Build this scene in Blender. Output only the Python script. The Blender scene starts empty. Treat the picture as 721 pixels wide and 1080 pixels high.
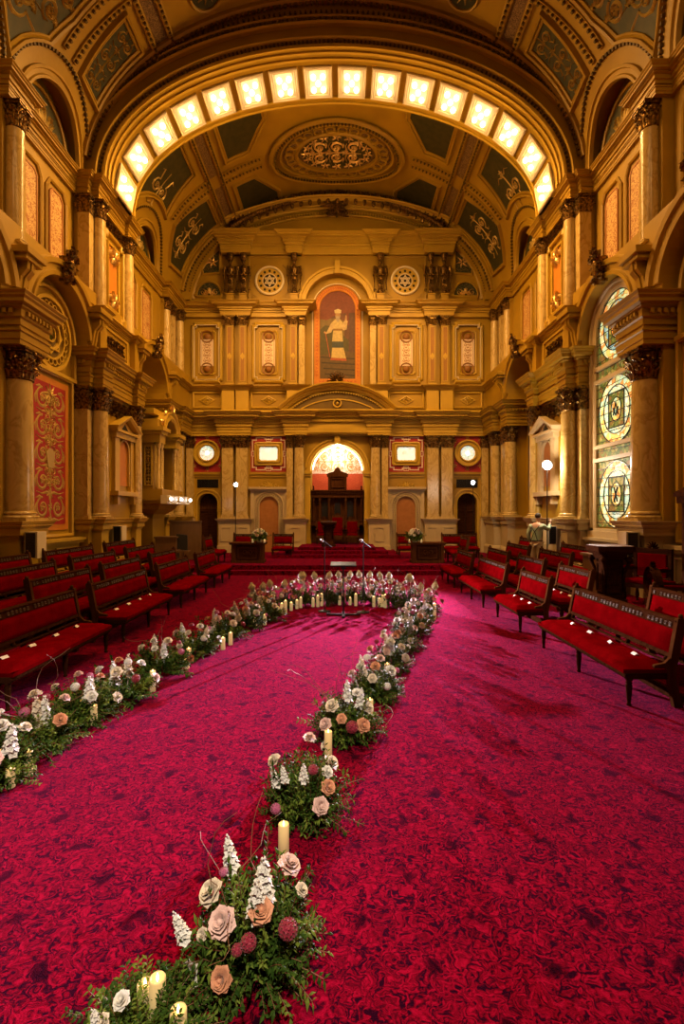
import bpy, bmesh, math, random
from mathutils import Vector, Matrix
random.seed(7)
R = math.radians
SC = bpy.context.scene
COL = SC.collection
PI = math.pi
sin, cos, sqrt = math.sin, math.cos, math.sqrt

# ------------------------------------------------------------------ materials
def nodes_of(m):
    m.use_nodes = True
    nt = m.node_tree; nt.nodes.clear()
    out = nt.nodes.new('ShaderNodeOutputMaterial')
    b = nt.nodes.new('ShaderNodeBsdfPrincipled')
    nt.links.new(b.outputs[0], out.inputs[0])
    return nt, b, out

def mat(name, col, rough=.6, metal=0., col2=None, scale=3., detail=4., bump=0., bscale=None, sheen=0., spec=.5, coat=0., lo=.35, hi=.65, stretch=None):
    m = bpy.data.materials.new(name)
    nt, b, out = nodes_of(m)
    b.inputs['Base Color'].default_value = (*col, 1)
    b.inputs['Roughness'].default_value = rough
    b.inputs['Metallic'].default_value = metal
    b.inputs['Specular IOR Level'].default_value = spec
    b.inputs['Sheen Weight'].default_value = sheen
    b.inputs['Coat Weight'].default_value = coat
    tc = nt.nodes.new('ShaderNodeTexCoord')
    src = tc.outputs['Object']
    if stretch:
        mp = nt.nodes.new('ShaderNodeMapping'); mp.inputs['Scale'].default_value = stretch
        nt.links.new(src, mp.inputs[0]); src = mp.outputs[0]
    if col2:
        n = nt.nodes.new('ShaderNodeTexNoise'); n.inputs['Scale'].default_value = scale; n.inputs['Detail'].default_value = detail
        nt.links.new(src, n.inputs['Vector'])
        r = nt.nodes.new('ShaderNodeValToRGB')
        r.color_ramp.elements[0].position = lo; r.color_ramp.elements[1].position = hi
        r.color_ramp.elements[0].color = (*col, 1); r.color_ramp.elements[1].color = (*col2, 1)
        nt.links.new(n.outputs[0], r.inputs[0]); nt.links.new(r.outputs[0], b.inputs['Base Color'])
    if bump:
        n2 = nt.nodes.new('ShaderNodeTexNoise'); n2.inputs['Scale'].default_value = bscale or scale*6; n2.inputs['Detail'].default_value = 3
        nt.links.new(src, n2.inputs['Vector'])
        bp = nt.nodes.new('ShaderNodeBump'); bp.inputs['Strength'].default_value = bump; bp.inputs['Distance'].default_value = .02
        nt.links.new(n2.outputs[0], bp.inputs['Height']); nt.links.new(bp.outputs[0], b.inputs['Normal'])
    return m

def emit(name, col, strength):
    m = bpy.data.materials.new(name)
    nt, b, out = nodes_of(m)
    b.inputs['Base Color'].default_value = (*col, 1)
    b.inputs['Emission Color'].default_value = (*col, 1)
    b.inputs['Emission Strength'].default_value = strength
    return m

def marble(name, c1, c2, c3):
    m = bpy.data.materials.new(name)
    nt, b, out = nodes_of(m)
    b.inputs['Roughness'].default_value = .22
    tc = nt.nodes.new('ShaderNodeTexCoord')
    g = nt.nodes.new('ShaderNodeNewGeometry')
    mp = nt.nodes.new('ShaderNodeMapping'); mp.inputs['Rotation'].default_value = (.5, .4, .3); mp.inputs['Scale'].default_value = (1, 1, .6)
    nt.links.new(g.outputs['Position'], mp.inputs[0])
    n = nt.nodes.new('ShaderNodeTexNoise'); n.inputs['Scale'].default_value = 2.2; n.inputs['Detail'].default_value = 8; n.inputs['Distortion'].default_value = 1.6
    nt.links.new(mp.outputs[0], n.inputs['Vector'])
    r = nt.nodes.new('ShaderNodeValToRGB')
    e = r.color_ramp.elements
    e[0].position = .3; e[0].color = (*c2, 1); e[1].position = .48; e[1].color = (*c1, 1)
    k = e.new(.56); k.color = (*c3, 1)
    k = e.new(.62); k.color = (*c1, 1)
    nt.links.new(n.outputs[0], r.inputs[0]); nt.links.new(r.outputs[0], b.inputs['Base Color'])
    return m

def damask(name, ground, fig, scale, thr=.5, rough=.6, emis=0):
    m = bpy.data.materials.new(name)
    nt, b, out = nodes_of(m)
    b.inputs['Roughness'].default_value = rough
    tc = nt.nodes.new('ShaderNodeTexCoord')
    n = nt.nodes.new('ShaderNodeTexNoise'); n.inputs['Scale'].default_value = scale; n.inputs['Detail'].default_value = 1.5; n.inputs['Distortion'].default_value = 2.5
    nt.links.new(tc.outputs['Object'], n.inputs['Vector'])
    r = nt.nodes.new('ShaderNodeValToRGB'); e = r.color_ramp.elements
    e[0].position = thr-.015; e[0].color = (*ground, 1); e[1].position = thr+.015; e[1].color = (*fig, 1)
    nt.links.new(n.outputs[0], r.inputs[0]); nt.links.new(r.outputs[0], b.inputs['Base Color'])
    return m

def glass_mosaic(name, cols, scale, strength, thick=.05):
    """leaded coloured glass, lit from behind"""
    m = bpy.data.materials.new(name)
    nt, b, out = nodes_of(m)
    tc = nt.nodes.new('ShaderNodeTexCoord')
    v = nt.nodes.new('ShaderNodeTexVoronoi'); v.inputs['Scale'].default_value = scale
    nt.links.new(tc.outputs['Object'], v.inputs['Vector'])
    v2 = nt.nodes.new('ShaderNodeTexVoronoi'); v2.feature = 'DISTANCE_TO_EDGE'; v2.inputs['Scale'].default_value = scale
    nt.links.new(tc.outputs['Object'], v2.inputs['Vector'])
    sp = nt.nodes.new('ShaderNodeSeparateColor'); nt.links.new(v.outputs['Color'], sp.inputs[0])
    r = nt.nodes.new('ShaderNodeValToRGB'); r.color_ramp.interpolation = 'CONSTANT'
    e = r.color_ramp.elements
    e[0].position = 0; e[0].color = (*cols[0], 1); e[1].position = 1/len(cols); e[1].color = (*cols[1], 1)
    for i in range(2, len(cols)):
        k = e.new(i/len(cols)); k.color = (*cols[i], 1)
    nt.links.new(sp.outputs[0], r.inputs[0])
    mt = nt.nodes.new('ShaderNodeMath'); mt.operation = 'GREATER_THAN'; mt.inputs[1].default_value = thick
    nt.links.new(v2.outputs['Distance'], mt.inputs[0])
    ml = nt.nodes.new('ShaderNodeMath'); ml.operation = 'MULTIPLY'; ml.inputs[1].default_value = strength
    nt.links.new(mt.outputs[0], ml.inputs[0])
    nt.links.new(r.outputs[0], b.inputs['Base Color']); nt.links.new(r.outputs[0], b.inputs['Emission Color'])
    nt.links.new(ml.outputs[0], b.inputs['Emission Strength'])
    b.inputs['Roughness'].default_value = .5; b.inputs['Specular IOR Level'].default_value = .15
    return m

M_ = {}
M_['plaster'] = mat('plaster', (.47, .272, .010), .5, col2=(.37, .208, .007), scale=.8, bump=.15, bscale=9)
M_['plaster_dark'] = mat('plaster_dark', (.16, .090, .004), .55, col2=(.10, .055, .002), scale=1.2, bump=.15, bscale=9)
M_['plaster_light'] = mat('plaster_light', (.64, .40, .035), .45, col2=(.54, .33, .025), scale=.9, bump=.1, bscale=9)
M_['stone'] = mat('stone', (.63, .48, .26), .5, col2=(.56, .41, .21), scale=1.1, bump=.1, bscale=12)
M_['marble'] = marble('marble', (.66, .46, .16), (.57, .385, .12), (.49, .31, .085))
M_['gilt'] = mat('gilt', (.34, .19, .035), .34, .75, col2=(.05, .025, .006), scale=16, lo=.38, hi=.62, bump=.3, bscale=40)
M_['gilt_bright'] = mat('gilt_bright', (.78, .52, .16), .35, .6)
M_['gold_paint'] = mat('gold_paint', (.50, .33, .07), .45, .3)
M_['green'] = mat('green', (.034, .034, .006), .6, col2=(.060, .050, .009), scale=5)
M_['green_gold'] = damask('green_gold', (.028, .034, .010), (.15, .105, .028), 7, .54)
M_['red_wall'] = mat('red_wall', (.42, .02, .02), .6, col2=(.34, .014, .015), scale=4)
M_['orange'] = mat('orange', (.66, .24, .02), .55, col2=(.58, .20, .015), scale=3)
M_['salmon'] = mat('salmon', (.44, .17, .035), .6, col2=(.38, .14, .025), scale=6)
M_['fret'] = damask('fret', (.95, .78, .56), (.75, .36, .18), 16, .60)
M_['fret_orange'] = damask('fret_orange', (.70, .44, .15), (.42, .15, .035), 9, .53)
M_['fret_dark'] = damask('fret_dark', (.34, .2, .06), (.1, .05, .015), 22, .48)
M_['apse_damask'] = damask('apse_damask', (.95, .74, .62), (.85, .42, .28), 6, .53)
M_['apse_red'] = damask('apse_red', (.62, .10, .03), (.52, .06, .02), 14, .5)
M_['white_line'] = mat('white_line', (.86, .66, .52), .5)
M_['wood_dark'] = mat('wood_dark', (.034, .011, .004), .55, col2=(.062, .021, .008), scale=2.5, stretch=(1, 8, 8), bump=.05, spec=.0)
M_['wood_mid'] = mat('wood_mid', (.11, .042, .013), .5, col2=(.07, .024, .008), scale=3, stretch=(6, 1, 1), spec=.0)
M_['wood_brown'] = mat('wood_brown', (.20, .10, .032), .5, col2=(.16, .078, .024), scale=2, stretch=(6, 1, 1))
M_['velvet'] = mat('velvet', (.17, .001, .0024), .9, col2=(.125, .0007, .0017), scale=5, spec=.0)
M_['boss'] = mat('boss', (.30, .12, .015), .5)
M_['pilaster_field'] = mat('pilaster_field', (.40, .19, .02), .55, col2=(.37, .16, .035), scale=6)
M_['carving'] = mat('carving', (.13, .075, .04), .35, .3)
M_['black'] = mat('black', (.012, .011, .011), .4)
M_['black_metal'] = mat('black_metal', (.02, .02, .022), .3, .6)
M_['chrome'] = mat('chrome', (.6, .6, .62), .2, .9)
M_['void'] = mat('void', (.02, .012, .005), .8)
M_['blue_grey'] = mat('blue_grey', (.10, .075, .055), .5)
M_['cream'] = mat('cream', (.80, .66, .42), .5)
M_['card'] = mat('card', (.9, .88, .84), .6)
M_['ink'] = mat('ink', (.25, .2, .18), .6)
M_['wax'] = emit('wax', (.82, .58, .24), .35)
M_['flame'] = emit('flame', (1, .62, .2), 9)
M_['leaf'] = mat('leaf', (.018, .050, .007), .5, col2=(.055, .105, .014), scale=12, spec=.05)
M_['leaf_light'] = mat('leaf_light', (.09, .15, .02), .5, col2=(.17, .23, .035), scale=12, spec=.05)
M_['twig'] = mat('twig', (.22, .10, .05), .6)
M_['skin'] = mat('skin', (.62, .36, .24), .5)
M_['shirt'] = mat('shirt', (.42, .55, .40), .8)
M_['trousers'] = mat('trousers', (.68, .54, .36), .8)
M_['hair'] = mat('hair', (.03, .018, .012), .6)
M_['lampglow'] = emit('lampglow', (1, .55, .18), 1.5)
M_['bulb'] = emit('bulb', (1, .72, .36), 8)
M_['glare'] = emit('glare', (1, .93, .85), 70)
M_['glare_small'] = emit('glare_small', (.9, .95, 1), 28)
M_['apse_tube'] = emit('apse_tube', (1, .72, .38), 26)
GLASS = [(.55, .62, .22), (.85, .72, .28), (.28, .42, .14), (.95, .86, .5), (.62, .45, .12), (.42, .62, .5)]
M_['glass'] = glass_mosaic('glass', [(.16, .19, .04), (.30, .25, .05), (.10, .14, .03), (.36, .30, .09), (.22, .12, .03)], 8, .85)
M_['glass_pale'] = glass_mosaic('glass_pale', [(.70, .85, .55), (.90, .95, .72), (.55, .80, .62), (.95, .85, .45)], 8, 1.0)
M_['glass_ring'] = glass_mosaic('glass_ring', [(.72, .80, .36), (.92, .62, .16), (.55, .78, .50), (.98, .88, .50), (.80, .35, .08)], 7, .9)
M_['glass_blue'] = glass_mosaic('glass_blue', [(.30, .62, .75), (.45, .75, .75), (.75, .62, .25), (.35, .45, .2)], 9, .6)
M_['glass_white'] = glass_mosaic('glass_white', [(.80, 1, .80), (1, .96, .72), (.72, .95, .9), (1, 1, .9)], 11, .9)
M_['glass_core'] = emit('glass_core', (.95, 1, .85), 1.6)
for nm, c in dict(rose_white=(.95, .93, .86), rose_cream=(.93, .80, .62), rose_pink=(.92, .62, .56), rose_peach=(.80, .36, .20), rose_red=(.38, .02, .06), bloom_mauve=(.60, .14, .30), bloom_white=(.95, .94, .88), bloom_yellow=(.80, .68, .42)).items():
    M_[nm] = mat(nm, c, .6, col2=tuple(x*.8 for x in c), scale=9, sheen=.2)

def carpet():
    m = bpy.data.materials.new('carpet')
    nt, b, out = nodes_of(m)
    N = nt.nodes.new; L = nt.links.new
    tc = N('ShaderNodeTexCoord')
    b.inputs['Roughness'].default_value = .75
    b.inputs['Specular IOR Level'].default_value = 0
    b.inputs['Sheen Weight'].default_value = .22
    b.inputs['Sheen Roughness'].default_value = .4
    b.inputs['Sheen Tint'].default_value = (1, .13, .42, 1)
    # warp the coordinates into curling leaves
    nz = N('ShaderNodeTexNoise'); nz.inputs['Scale'].default_value = 9; nz.inputs['Detail'].default_value = 2
    L(tc.outputs['Object'], nz.inputs['Vector'])
    sb = N('ShaderNodeVectorMath'); sb.operation = 'SUBTRACT'; sb.inputs[1].default_value = (.5, .5, .5); L(nz.outputs['Color'], sb.inputs[0])
    sl = N('ShaderNodeVectorMath'); sl.operation = 'SCALE'; sl.inputs['Scale'].default_value = .20; L(sb.outputs[0], sl.inputs[0])
    ad = N('ShaderNodeVectorMath'); L(tc.outputs['Object'], ad.inputs[0]); L(sl.outputs[0], ad.inputs[1])
    wv = N('ShaderNodeTexNoise'); wv.inputs['Scale'].default_value = 21; wv.inputs['Detail'].default_value = 4; wv.inputs['Distortion'].default_value = 1.8
    L(ad.outputs[0], wv.inputs['Vector'])
    r = N('ShaderNodeValToRGB'); e = r.color_ramp.elements
    e[0].position = .40; e[0].color = (.012, .0006, .006, 1); e[1].position = .46; e[1].color = (.10, .0008, .006, 1)
    k = e.new(.55); k.color = (.20, .0008, .012, 1); k = e.new(.66); k.color = (.33, .002, .024, 1)
    L(wv.outputs[0], r.inputs[0])
    # regular dark sprays on a half-drop repeat
    mp = N('ShaderNodeMapping'); mp.inputs['Rotation'].default_value = (0, 0, R(45)); mp.inputs['Scale'].default_value = (2.3, 2.3, 0)
    L(ad.outputs[0], mp.inputs[0])
    vo = N('ShaderNodeTexVoronoi'); vo.inputs['Scale'].default_value = 1; vo.inputs['Randomness'].default_value = 0.06
    L(mp.outputs[0], vo.inputs['Vector'])
    r2 = N('ShaderNodeValToRGB'); e = r2.color_ramp.elements
    e[0].position = .07; e[0].color = (.06, .06, .12, 1); e[1].position = .16; e[1].color = (1, 1, 1, 1)
    L(vo.outputs['Distance'], r2.inputs[0])
    mx = N('ShaderNodeMix'); mx.data_type = 'RGBA'; mx.blend_type = 'MULTIPLY'; mx.inputs[0].default_value = .9
    L(r.outputs[0], mx.inputs[6]); L(r2.outputs[0], mx.inputs[7])
    L(mx.outputs[2], b.inputs['Base Color'])
    n3 = N('ShaderNodeTexNoise'); n3.inputs['Scale'].default_value = 220; L(tc.outputs['Object'], n3.inputs['Vector'])
    bp = N('ShaderNodeBump'); bp.inputs['Strength'].default_value = .5; bp.inputs['Distance'].default_value = .01
    L(n3.outputs[0], bp.inputs['Height']); L(bp.outputs[0], b.inputs['Normal'])
    return m
M_['carpet'] = carpet()

# ------------------------------------------------------------------ mesh builder
class MB:
    def __init__(s): s.v = []; s.f = []; s.m = []; s.mi = 0
    def add(s, vs, fs):
        b = len(s.v); s.v += [tuple(p) for p in vs]; s.f += [tuple(b+i for i in f) for f in fs]; s.m += [s.mi]*len(fs)
    def box(s, x0, x1, y0, y1, z0, z1):
        s.add([(x, y, z) for z in (z0, z1) for y in (y0, y1) for x in (x0, x1)], [(0, 2, 3, 1), (4, 5, 7, 6), (0, 1, 5, 4), (2, 6, 7, 3), (0, 4, 6, 2), (1, 3, 7, 5)])
    def mbox(s, M, u0, u1, v0, v1, w0, w1):
        s.add([M(u, v, w) for w in (w0, w1) for v in (v0, v1) for u in (u0, u1)], [(0, 2, 3, 1), (4, 5, 7, 6), (0, 1, 5, 4), (2, 6, 7, 3), (0, 4, 6, 2), (1, 3, 7, 5)])
    def lathe(s, cx, cy, prof, n=24, a0=0, a1=2*PI, sx=1, sy=1):
        full = abs(a1-a0-2*PI) < 1e-6; k = n if full else n+1
        vs = [(cx+r*cos(a0+(a1-a0)*j/n)*sx, cy+r*sin(a0+(a1-a0)*j/n)*sy, z) for r, z in prof for j in range(k)]
        fs = []
        for i in range(len(prof)-1):
            for j in range(n):
                j2 = (j+1) % k
                fs.append((i*k+j, i*k+j2, (i+1)*k+j2, (i+1)*k+j))
        if full:
            fs.append(tuple(range(k-1, -1, -1))); fs.append(tuple((len(prof)-1)*k+j for j in range(k)))
        s.add(vs, fs)
    def tube(s, pts, r, n=8, r2=None):
        pts = [Vector(p) for p in pts]; vs = []; N = len(pts)
        up = Vector((0, 0, 1))
        for i, p in enumerate(pts):
            d = (pts[min(i+1, N-1)]-pts[max(i-1, 0)])
            if d.length < 1e-9: d = Vector((0, 0, 1))
            d.normalize()
            a = d.cross(up if abs(d.z) < .95 else Vector((1, 0, 0))).normalized(); b = d.cross(a)
            rr = r if r2 is None else r+(r2-r)*i/max(1, N-1)
            if callable(r): rr = r(i/max(1, N-1))
            for j in range(n):
                t = 2*PI*j/n; vs.append(p+a*cos(t)*rr+b*sin(t)*rr)
        fs = [(i*n+j, i*n+(j+1) % n, (i+1)*n+(j+1) % n, (i+1)*n+j) for i in range(N-1) for j in range(n)]
        fs += [tuple(range(n-1, -1, -1)), tuple((N-1)*n+j for j in range(n))]
        s.add(vs, fs)
    def ball(s, c, rx, ry=None, rz=None, n=10, m=6):
        ry = ry or rx; rz = rz or rx
        vs = [(c[0], c[1], c[2]-rz)]
        for i in range(1, m):
            t = -PI/2+PI*i/m
            for j in range(n): a = 2*PI*j/n; vs.append((c[0]+rx*cos(t)*cos(a), c[1]+ry*cos(t)*sin(a), c[2]+rz*sin(t)))
        vs.append((c[0], c[1], c[2]+rz)); fs = []
        for j in range(n):
            fs.append((0, 1+(j+1) % n, 1+j)); fs.append((len(vs)-1, 1+(m-2)*n+j, 1+(m-2)*n+(j+1) % n))
        for i in range(m-2):
            for j in range(n): fs.append((1+i*n+j, 1+i*n+(j+1) % n, 1+(i+1)*n+(j+1) % n, 1+(i+1)*n+j))
        s.add(vs, fs)
    # --- mapped work: M(u, v, w) takes wall coordinates to the room
    def mball(s, M, u, v, w, ru, rv, rw, n=8, m=5):
        t = MB(); t.ball((0, 0, 0), ru, rv, rw, n, m); s.add([M(u+p[0], v+p[1], w+p[2]) for p in t.v], t.f)
    def grid(s, f, nu, nv):
        vs = [f(i/nu, j/nv) for j in range(nv+1) for i in range(nu+1)]
        s.add(vs, [(j*(nu+1)+i, j*(nu+1)+i+1, (j+1)*(nu+1)+i+1, (j+1)*(nu+1)+i) for j in range(nv) for i in range(nu)])
    def strip(s, a, b, closed=False):
        n = len(a); k = n if closed else n-1
        s.add(list(a)+list(b), [(i, (i+1) % n, n+(i+1) % n, n+i) for i in range(k)])
    def mould(s, M, path, prof, closed=False):
        """sweep prof [(d, w)] along path [(u, v)]; d is to the left of travel"""
        n = len(path); offs = []
        for i in range(n):
            p = Vector(path[i]); a = Vector(path[(i-1) % n]) if (closed or i > 0) else None; c = Vector(path[(i+1) % n]) if (closed or i < n-1) else None
            d1 = (p-a).normalized() if a is not None else None; d2 = (c-p).normalized() if c is not None else None
            if d1 is None: d1 = d2
            if d2 is None: d2 = d1
            n1 = Vector((-d1.y, d1.x)); n2 = Vector((-d2.y, d2.x)); t = n1+n2
            if t.length < 1e-6: t = n1
            t.normalize(); q = max(.35, t.dot(n1)); offs.append(t/q)
        vs = []
        for i in range(n):
            for d, w in prof: vs.append(M(path[i][0]+offs[i].x*d, path[i][1]+offs[i].y*d, w))
        k = len(prof); fs = []
        for i in range(n if closed else n-1):
            for j in range(k-1): fs.append((i*k+j, ((i+1) % n)*k+j, ((i+1) % n)*k+j+1, i*k+j+1))
        if not closed and k > 2: fs += [tuple(range(k)), tuple((n-1)*k+j for j in range(k))]
        s.add(vs, fs)
    def beads(s, M, path, step, sz, w=0, closed=False, off=0):
        pts = [Vector(p) for p in path]
        if closed: pts.append(pts[0])
        d = step/2
        for a, b in zip(pts, pts[1:]):
            L = (b-a).length
            if L < 1e-9: continue
            t = (b-a)/L; nrm = Vector((-t.y, t.x))
            while d < L:
                c = a+t*d+nrm*off; h = sz/2
                q = [c-t*h-nrm*h, c+t*h-nrm*h, c+t*h+nrm*h, c-t*h+nrm*h]
                s.add([M(p.x, p.y, w) for p in q]+[M(p.x*.85+c.x*.15, p.y*.85+c.y*.15, w+sz) for p in q], [(4, 5, 6, 7), (0, 1, 5, 4), (1, 2, 6, 5), (2, 3, 7, 6), (3, 0, 4, 7)])
                d += step
            d -= L
    def poly(s, M, path, w0, w1):
        n = len(path)
        s.add([M(u, v, w1) for u, v in path], [tuple(range(n))])
        if w0 is not None: s.strip([M(u, v, w0) for u, v in path], [M(u, v, w1) for u, v in path], True)
    def fan(s, M, path, w, rings=1):
        cu = sum(p[0] for p in path)/len(path); cv = sum(p[1] for p in path)/len(path)
        for k in range(rings):
            a, b = k/rings, (k+1)/rings
            A = [M(cu+(u-cu)*a, cv+(v-cv)*a, w) for u, v in path]; B = [M(cu+(u-cu)*b, cv+(v-cv)*b, w) for u, v in path]
            s.strip(A, B, True)
    def stroke(s, M, pts, wid, h, w=0):
        n = len(pts); vs = []
        for i, (u, v) in enumerate(pts):
            a = pts[max(0, i-1)]; b = pts[min(n-1, i+1)]
            dx, dy = b[0]-a[0], b[1]-a[1]; L = math.hypot(dx, dy) or 1
            t = i/(n-1); q = wid*(.25+.75*sin(PI*min(1, t*1.15+.12)))/2
            nx, ny = -dy/L*q, dx/L*q
            vs += [M(u+nx, v+ny, w), M(u, v, w+h), M(u-nx, v-ny, w)]
        s.add(vs, [(3*i+j, 3*i+j+1, 3*i+j+4, 3*i+j+3) for i in range(n-1) for j in (0, 1)])
    def spiral(s, M, cu, cv, r, a0, turns, wid, h, w=0, hand=1):
        n = int(14*abs(turns))+4
        s.stroke(M, [(cu+r*(1-.85*i/n)*cos(a0+hand*2*PI*turns*i/n), cv+r*(1-.85*i/n)*sin(a0+hand*2*PI*turns*i/n)) for i in range(n+1)], wid, h, w)
    def leafs(s, M, cu, cv, r, n, wid, h, w=0, a0=0, span=2*PI):
        for i in range(n):
            a = a0+span*i/n
            s.stroke(M, [(cu+r*t*cos(a+.3*t), cv+r*t*sin(a+.3*t)) for t in (.15, .45, .75, 1)], wid, h, w)
    def rinceau(s, M, cu, cv, hu, hv, h=.03, w=0, axis='v', cells=None):
        """symmetric scrolling foliage filling a rectangle"""
        if axis == 'u':
            N = lambda u, v, ww: M(cu+v, cv+u, ww); a, L = hv, hu
        else:
            N = lambda u, v, ww: M(cu+u, cv+v, ww); a, L = hu, hv
        cells = cells or max(1, round(L/a*.9)); c = 2*L/cells; r = min(a*.46, c*.40); wd = r*.30
        s.stroke(N, [(0, -L*.97+2*L*.97*i/20) for i in range(21)], wd*.8, h, w)
        for i in range(cells):
            v = -L+c*(i+.5)
            for sg in (-1, 1):
                s.spiral(N, sg*a*.50, v, r, PI/2 if sg > 0 else PI/2, 1.6, wd, h, w, hand=-sg)
                s.leafs(N, sg*a*.50, v, r*.42, 5, wd*.9, h*1.1, w)
                s.stroke(N, [(0, v-c*.45), (sg*a*.25, v-c*.42), (sg*a*.55, v-c*.5+c*.02), (sg*a*.9, v-c*.40)], wd, h, w)
                s.stroke(N, [(sg*a*.5, v+r*.9), (sg*a*.7, v+c*.42), (sg*a*.92, v+c*.36)], wd*1.1, h, w)
                s.stroke(N, [(sg*a*.9, v-r*.6), (sg*a*.97, v), (sg*a*.88, v+r*.5)], wd*.9, h, w)
            s.leafs(N, 0, v-c*.48, r*.6, 6, wd, h*1.2, w)
            s.leafs(N, 0, v+.02*c, r*.45, 4, wd, h*1.2, w, a0=PI/4)
    def build(s, name, mats, parent=None, smooth=False, recalc=False):
        me = bpy.data.meshes.new(name)
        me.from_pydata(s.v, [], s.f); me.validate()
        if not isinstance(mats, (list, tuple)): mats = [mats]
        for m in mats: me.materials.append(M_[m] if isinstance(m, str) else m)
        if len(mats) > 1 and len(me.polygons) == len(s.m):
            me.polygons.foreach_set('material_index', s.m)
        if recalc:
            bm = bmesh.new(); bm.from_mesh(me); bmesh.ops.recalc_face_normals(bm, faces=bm.faces); bm.to_mesh(me); bm.free()
        if smooth:
            me.polygons.foreach_set('use_smooth', [True]*len(me.polygons))
        o = bpy.data.objects.new(name, me); COL.objects.link(o)
        if parent is not None: o.parent = parent
        return o

def sharp_smooth(o, ang=35):
    me = o.data
    me.polygons.foreach_set('use_smooth', [True]*len(me.polygons))
    me.set_sharp_from_angle(angle=R(ang))

def tag(o, label, cat, group=None, kind=None):
    o['label'] = label; o['category'] = cat
    if group: o['group'] = group
    if kind: o['kind'] = kind
    return o
def empty(name, loc=(0, 0, 0), rz=0):
    o = bpy.data.objects.new(name, None); o.location = loc; o.rotation_euler = (0, 0, rz); COL.objects.link(o); o.empty_display_size = .1
    return o
def struct(o): o['kind'] = 'structure'; return o
def reuse(name, me, parent=None, loc=(0, 0, 0), rot=(0, 0, 0), scl=(1, 1, 1)):
    o = bpy.data.objects.new(name, me); COL.objects.link(o); o.parent = parent; o.location = loc; o.rotation_euler = rot; o.scale = scl
    return o
def children(o): return [c for c in bpy.data.objects if c.parent == o]
def copy_tree(o, kids=None):
    c = o.copy(); COL.objects.link(c)
    for ch in (kids if kids is not None else children(o)):
        d = ch.copy(); COL.objects.link(d); d.parent = c
        for g in children(ch):
            e = g.copy(); COL.objects.link(e); e.parent = d
    return c
def arc(cu, cv, r, a0, a1, n, ry=None):
    ry = ry or r
    return [(cu+r*cos(R(a0+(a1-a0)*i/n)), cv+ry*sin(R(a0+(a1-a0)*i/n))) for i in range(n+1)]
def rect(u0, u1, v0, v1): return [(u0, v0), (u1, v0), (u1, v1), (u0, v1)]
def notched(u0, u1, v0, v1, k):
    return [(u0+k, v0), (u1-k, v0), (u1-k, v0+k), (u1, v0+k), (u1, v1-k), (u1-k, v1-k), (u1-k, v1), (u0+k, v1), (u0+k, v1-k), (u0, v1-k), (u0, v0+k), (u0+k, v0+k)]
def archpath(cu, v0, vs, r, n=24):
    return [(cu-r, v0)]+[(cu+r*cos(PI-PI*i/n), vs+r*sin(PI-PI*i/n)) for i in range(n+1)]+[(cu+r, v0)]
OGEE = lambda a, h: [(0, 0), (0, h*.45), (a*.18, h*.5), (a*.3, h*.95), (a*.55, h), (a*.65, h*.65), (a*.85, h*.55), (a, h*.2), (a, 0)]

# ------------------------------------------------------------------ room maps
YB = 24.4
XW = 7.4           # recessed side wall
BM = lambda u, v, w: (u, YB-w, v)                 # back wall
def SM(side, x0=XW):                               # side wall: u = Y, v = Z, w = out into the room
    return lambda u, v, w: (side*(x0-w), u, v)
class EM:
    """elliptical barrel: s = arc length from the crown (+x side positive), y, w inward"""
    def __init__(s, a, b, z0):
        s.a, s.b, s.z0 = a, b, z0; s.T = [0]; N = 600; s.N = N
        px, pz = 0, b
        for i in range(1, N+1):
            t = PI/2*i/N; x, z = a*sin(t), b*cos(t); s.T.append(s.T[-1]+math.hypot(x-px, z-pz)); px, pz = x, z
        s.L = s.T[-1]
    def s_of(s, g):     # g degrees from the crown
        k = abs(g)/90*s.N; i = min(int(k), s.N-1); return math.copysign(s.T[i]+(s.T[i+1]-s.T[i])*(k-i), g)
    def g_of(s, q):
        x = abs(q)
        if x >= s.L: return math.copysign(PI/2, q), x-s.L
        lo, hi = 0, s.N
        while hi-lo > 1:
            m = (lo+hi)//2
            if s.T[m] <= x: lo = m
            else: hi = m
        t = (lo+(x-s.T[lo])/(s.T[lo+1]-s.T[lo]))/s.N*PI/2
        return math.copysign(t, q), 0
    def z_s(s, z):      # arc length at height z
        g = math.degrees(math.acos(max(-1, min(1, (z-s.z0)/s.b)))); return s.s_of(g)
    def __call__(s, q, y, w=0):
        t, ext = s.g_of(q); x, z = s.a*sin(t), s.z0+s.b*cos(t)-ext
        nx, nz = -sin(t)/s.a, -cos(t)/s.b; L = math.hypot(nx, nz)
        return (x+nx/L*w, y, z+nz/L*w)
Z1, Z2, Z3, Z4, Z5 = 5.8, 6.85, 8.15, 11.45, 12.0
VM = EM(7.35, 5.2, Z5)
AM = EM(6.7, 3.8, Z5)
CORN = [(0, 0), (.05, 0), (.05, .1), (.10, .12), (.10, .30), (.16, .34), (.16, .55), (.24, .60), (.24, .66), (.36, .70), (.36, .80), (.42, .86), (.42, .90), (.48, .97), (.48, 1), (0, 1)]
def cornice(mb, plan, z0, z1, proj=1., left=False, prof=CORN):
    """sweep a cornice profile along a plan path; profile grows to the left of travel (or right)"""
    sg = -1 if left else 1
    H = z1-z0
    M = lambda u, v, w: (u, v, w)
    mb.mould(M, plan, [(sg*d*proj, z0+t*H) for d, t in prof])
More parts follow.
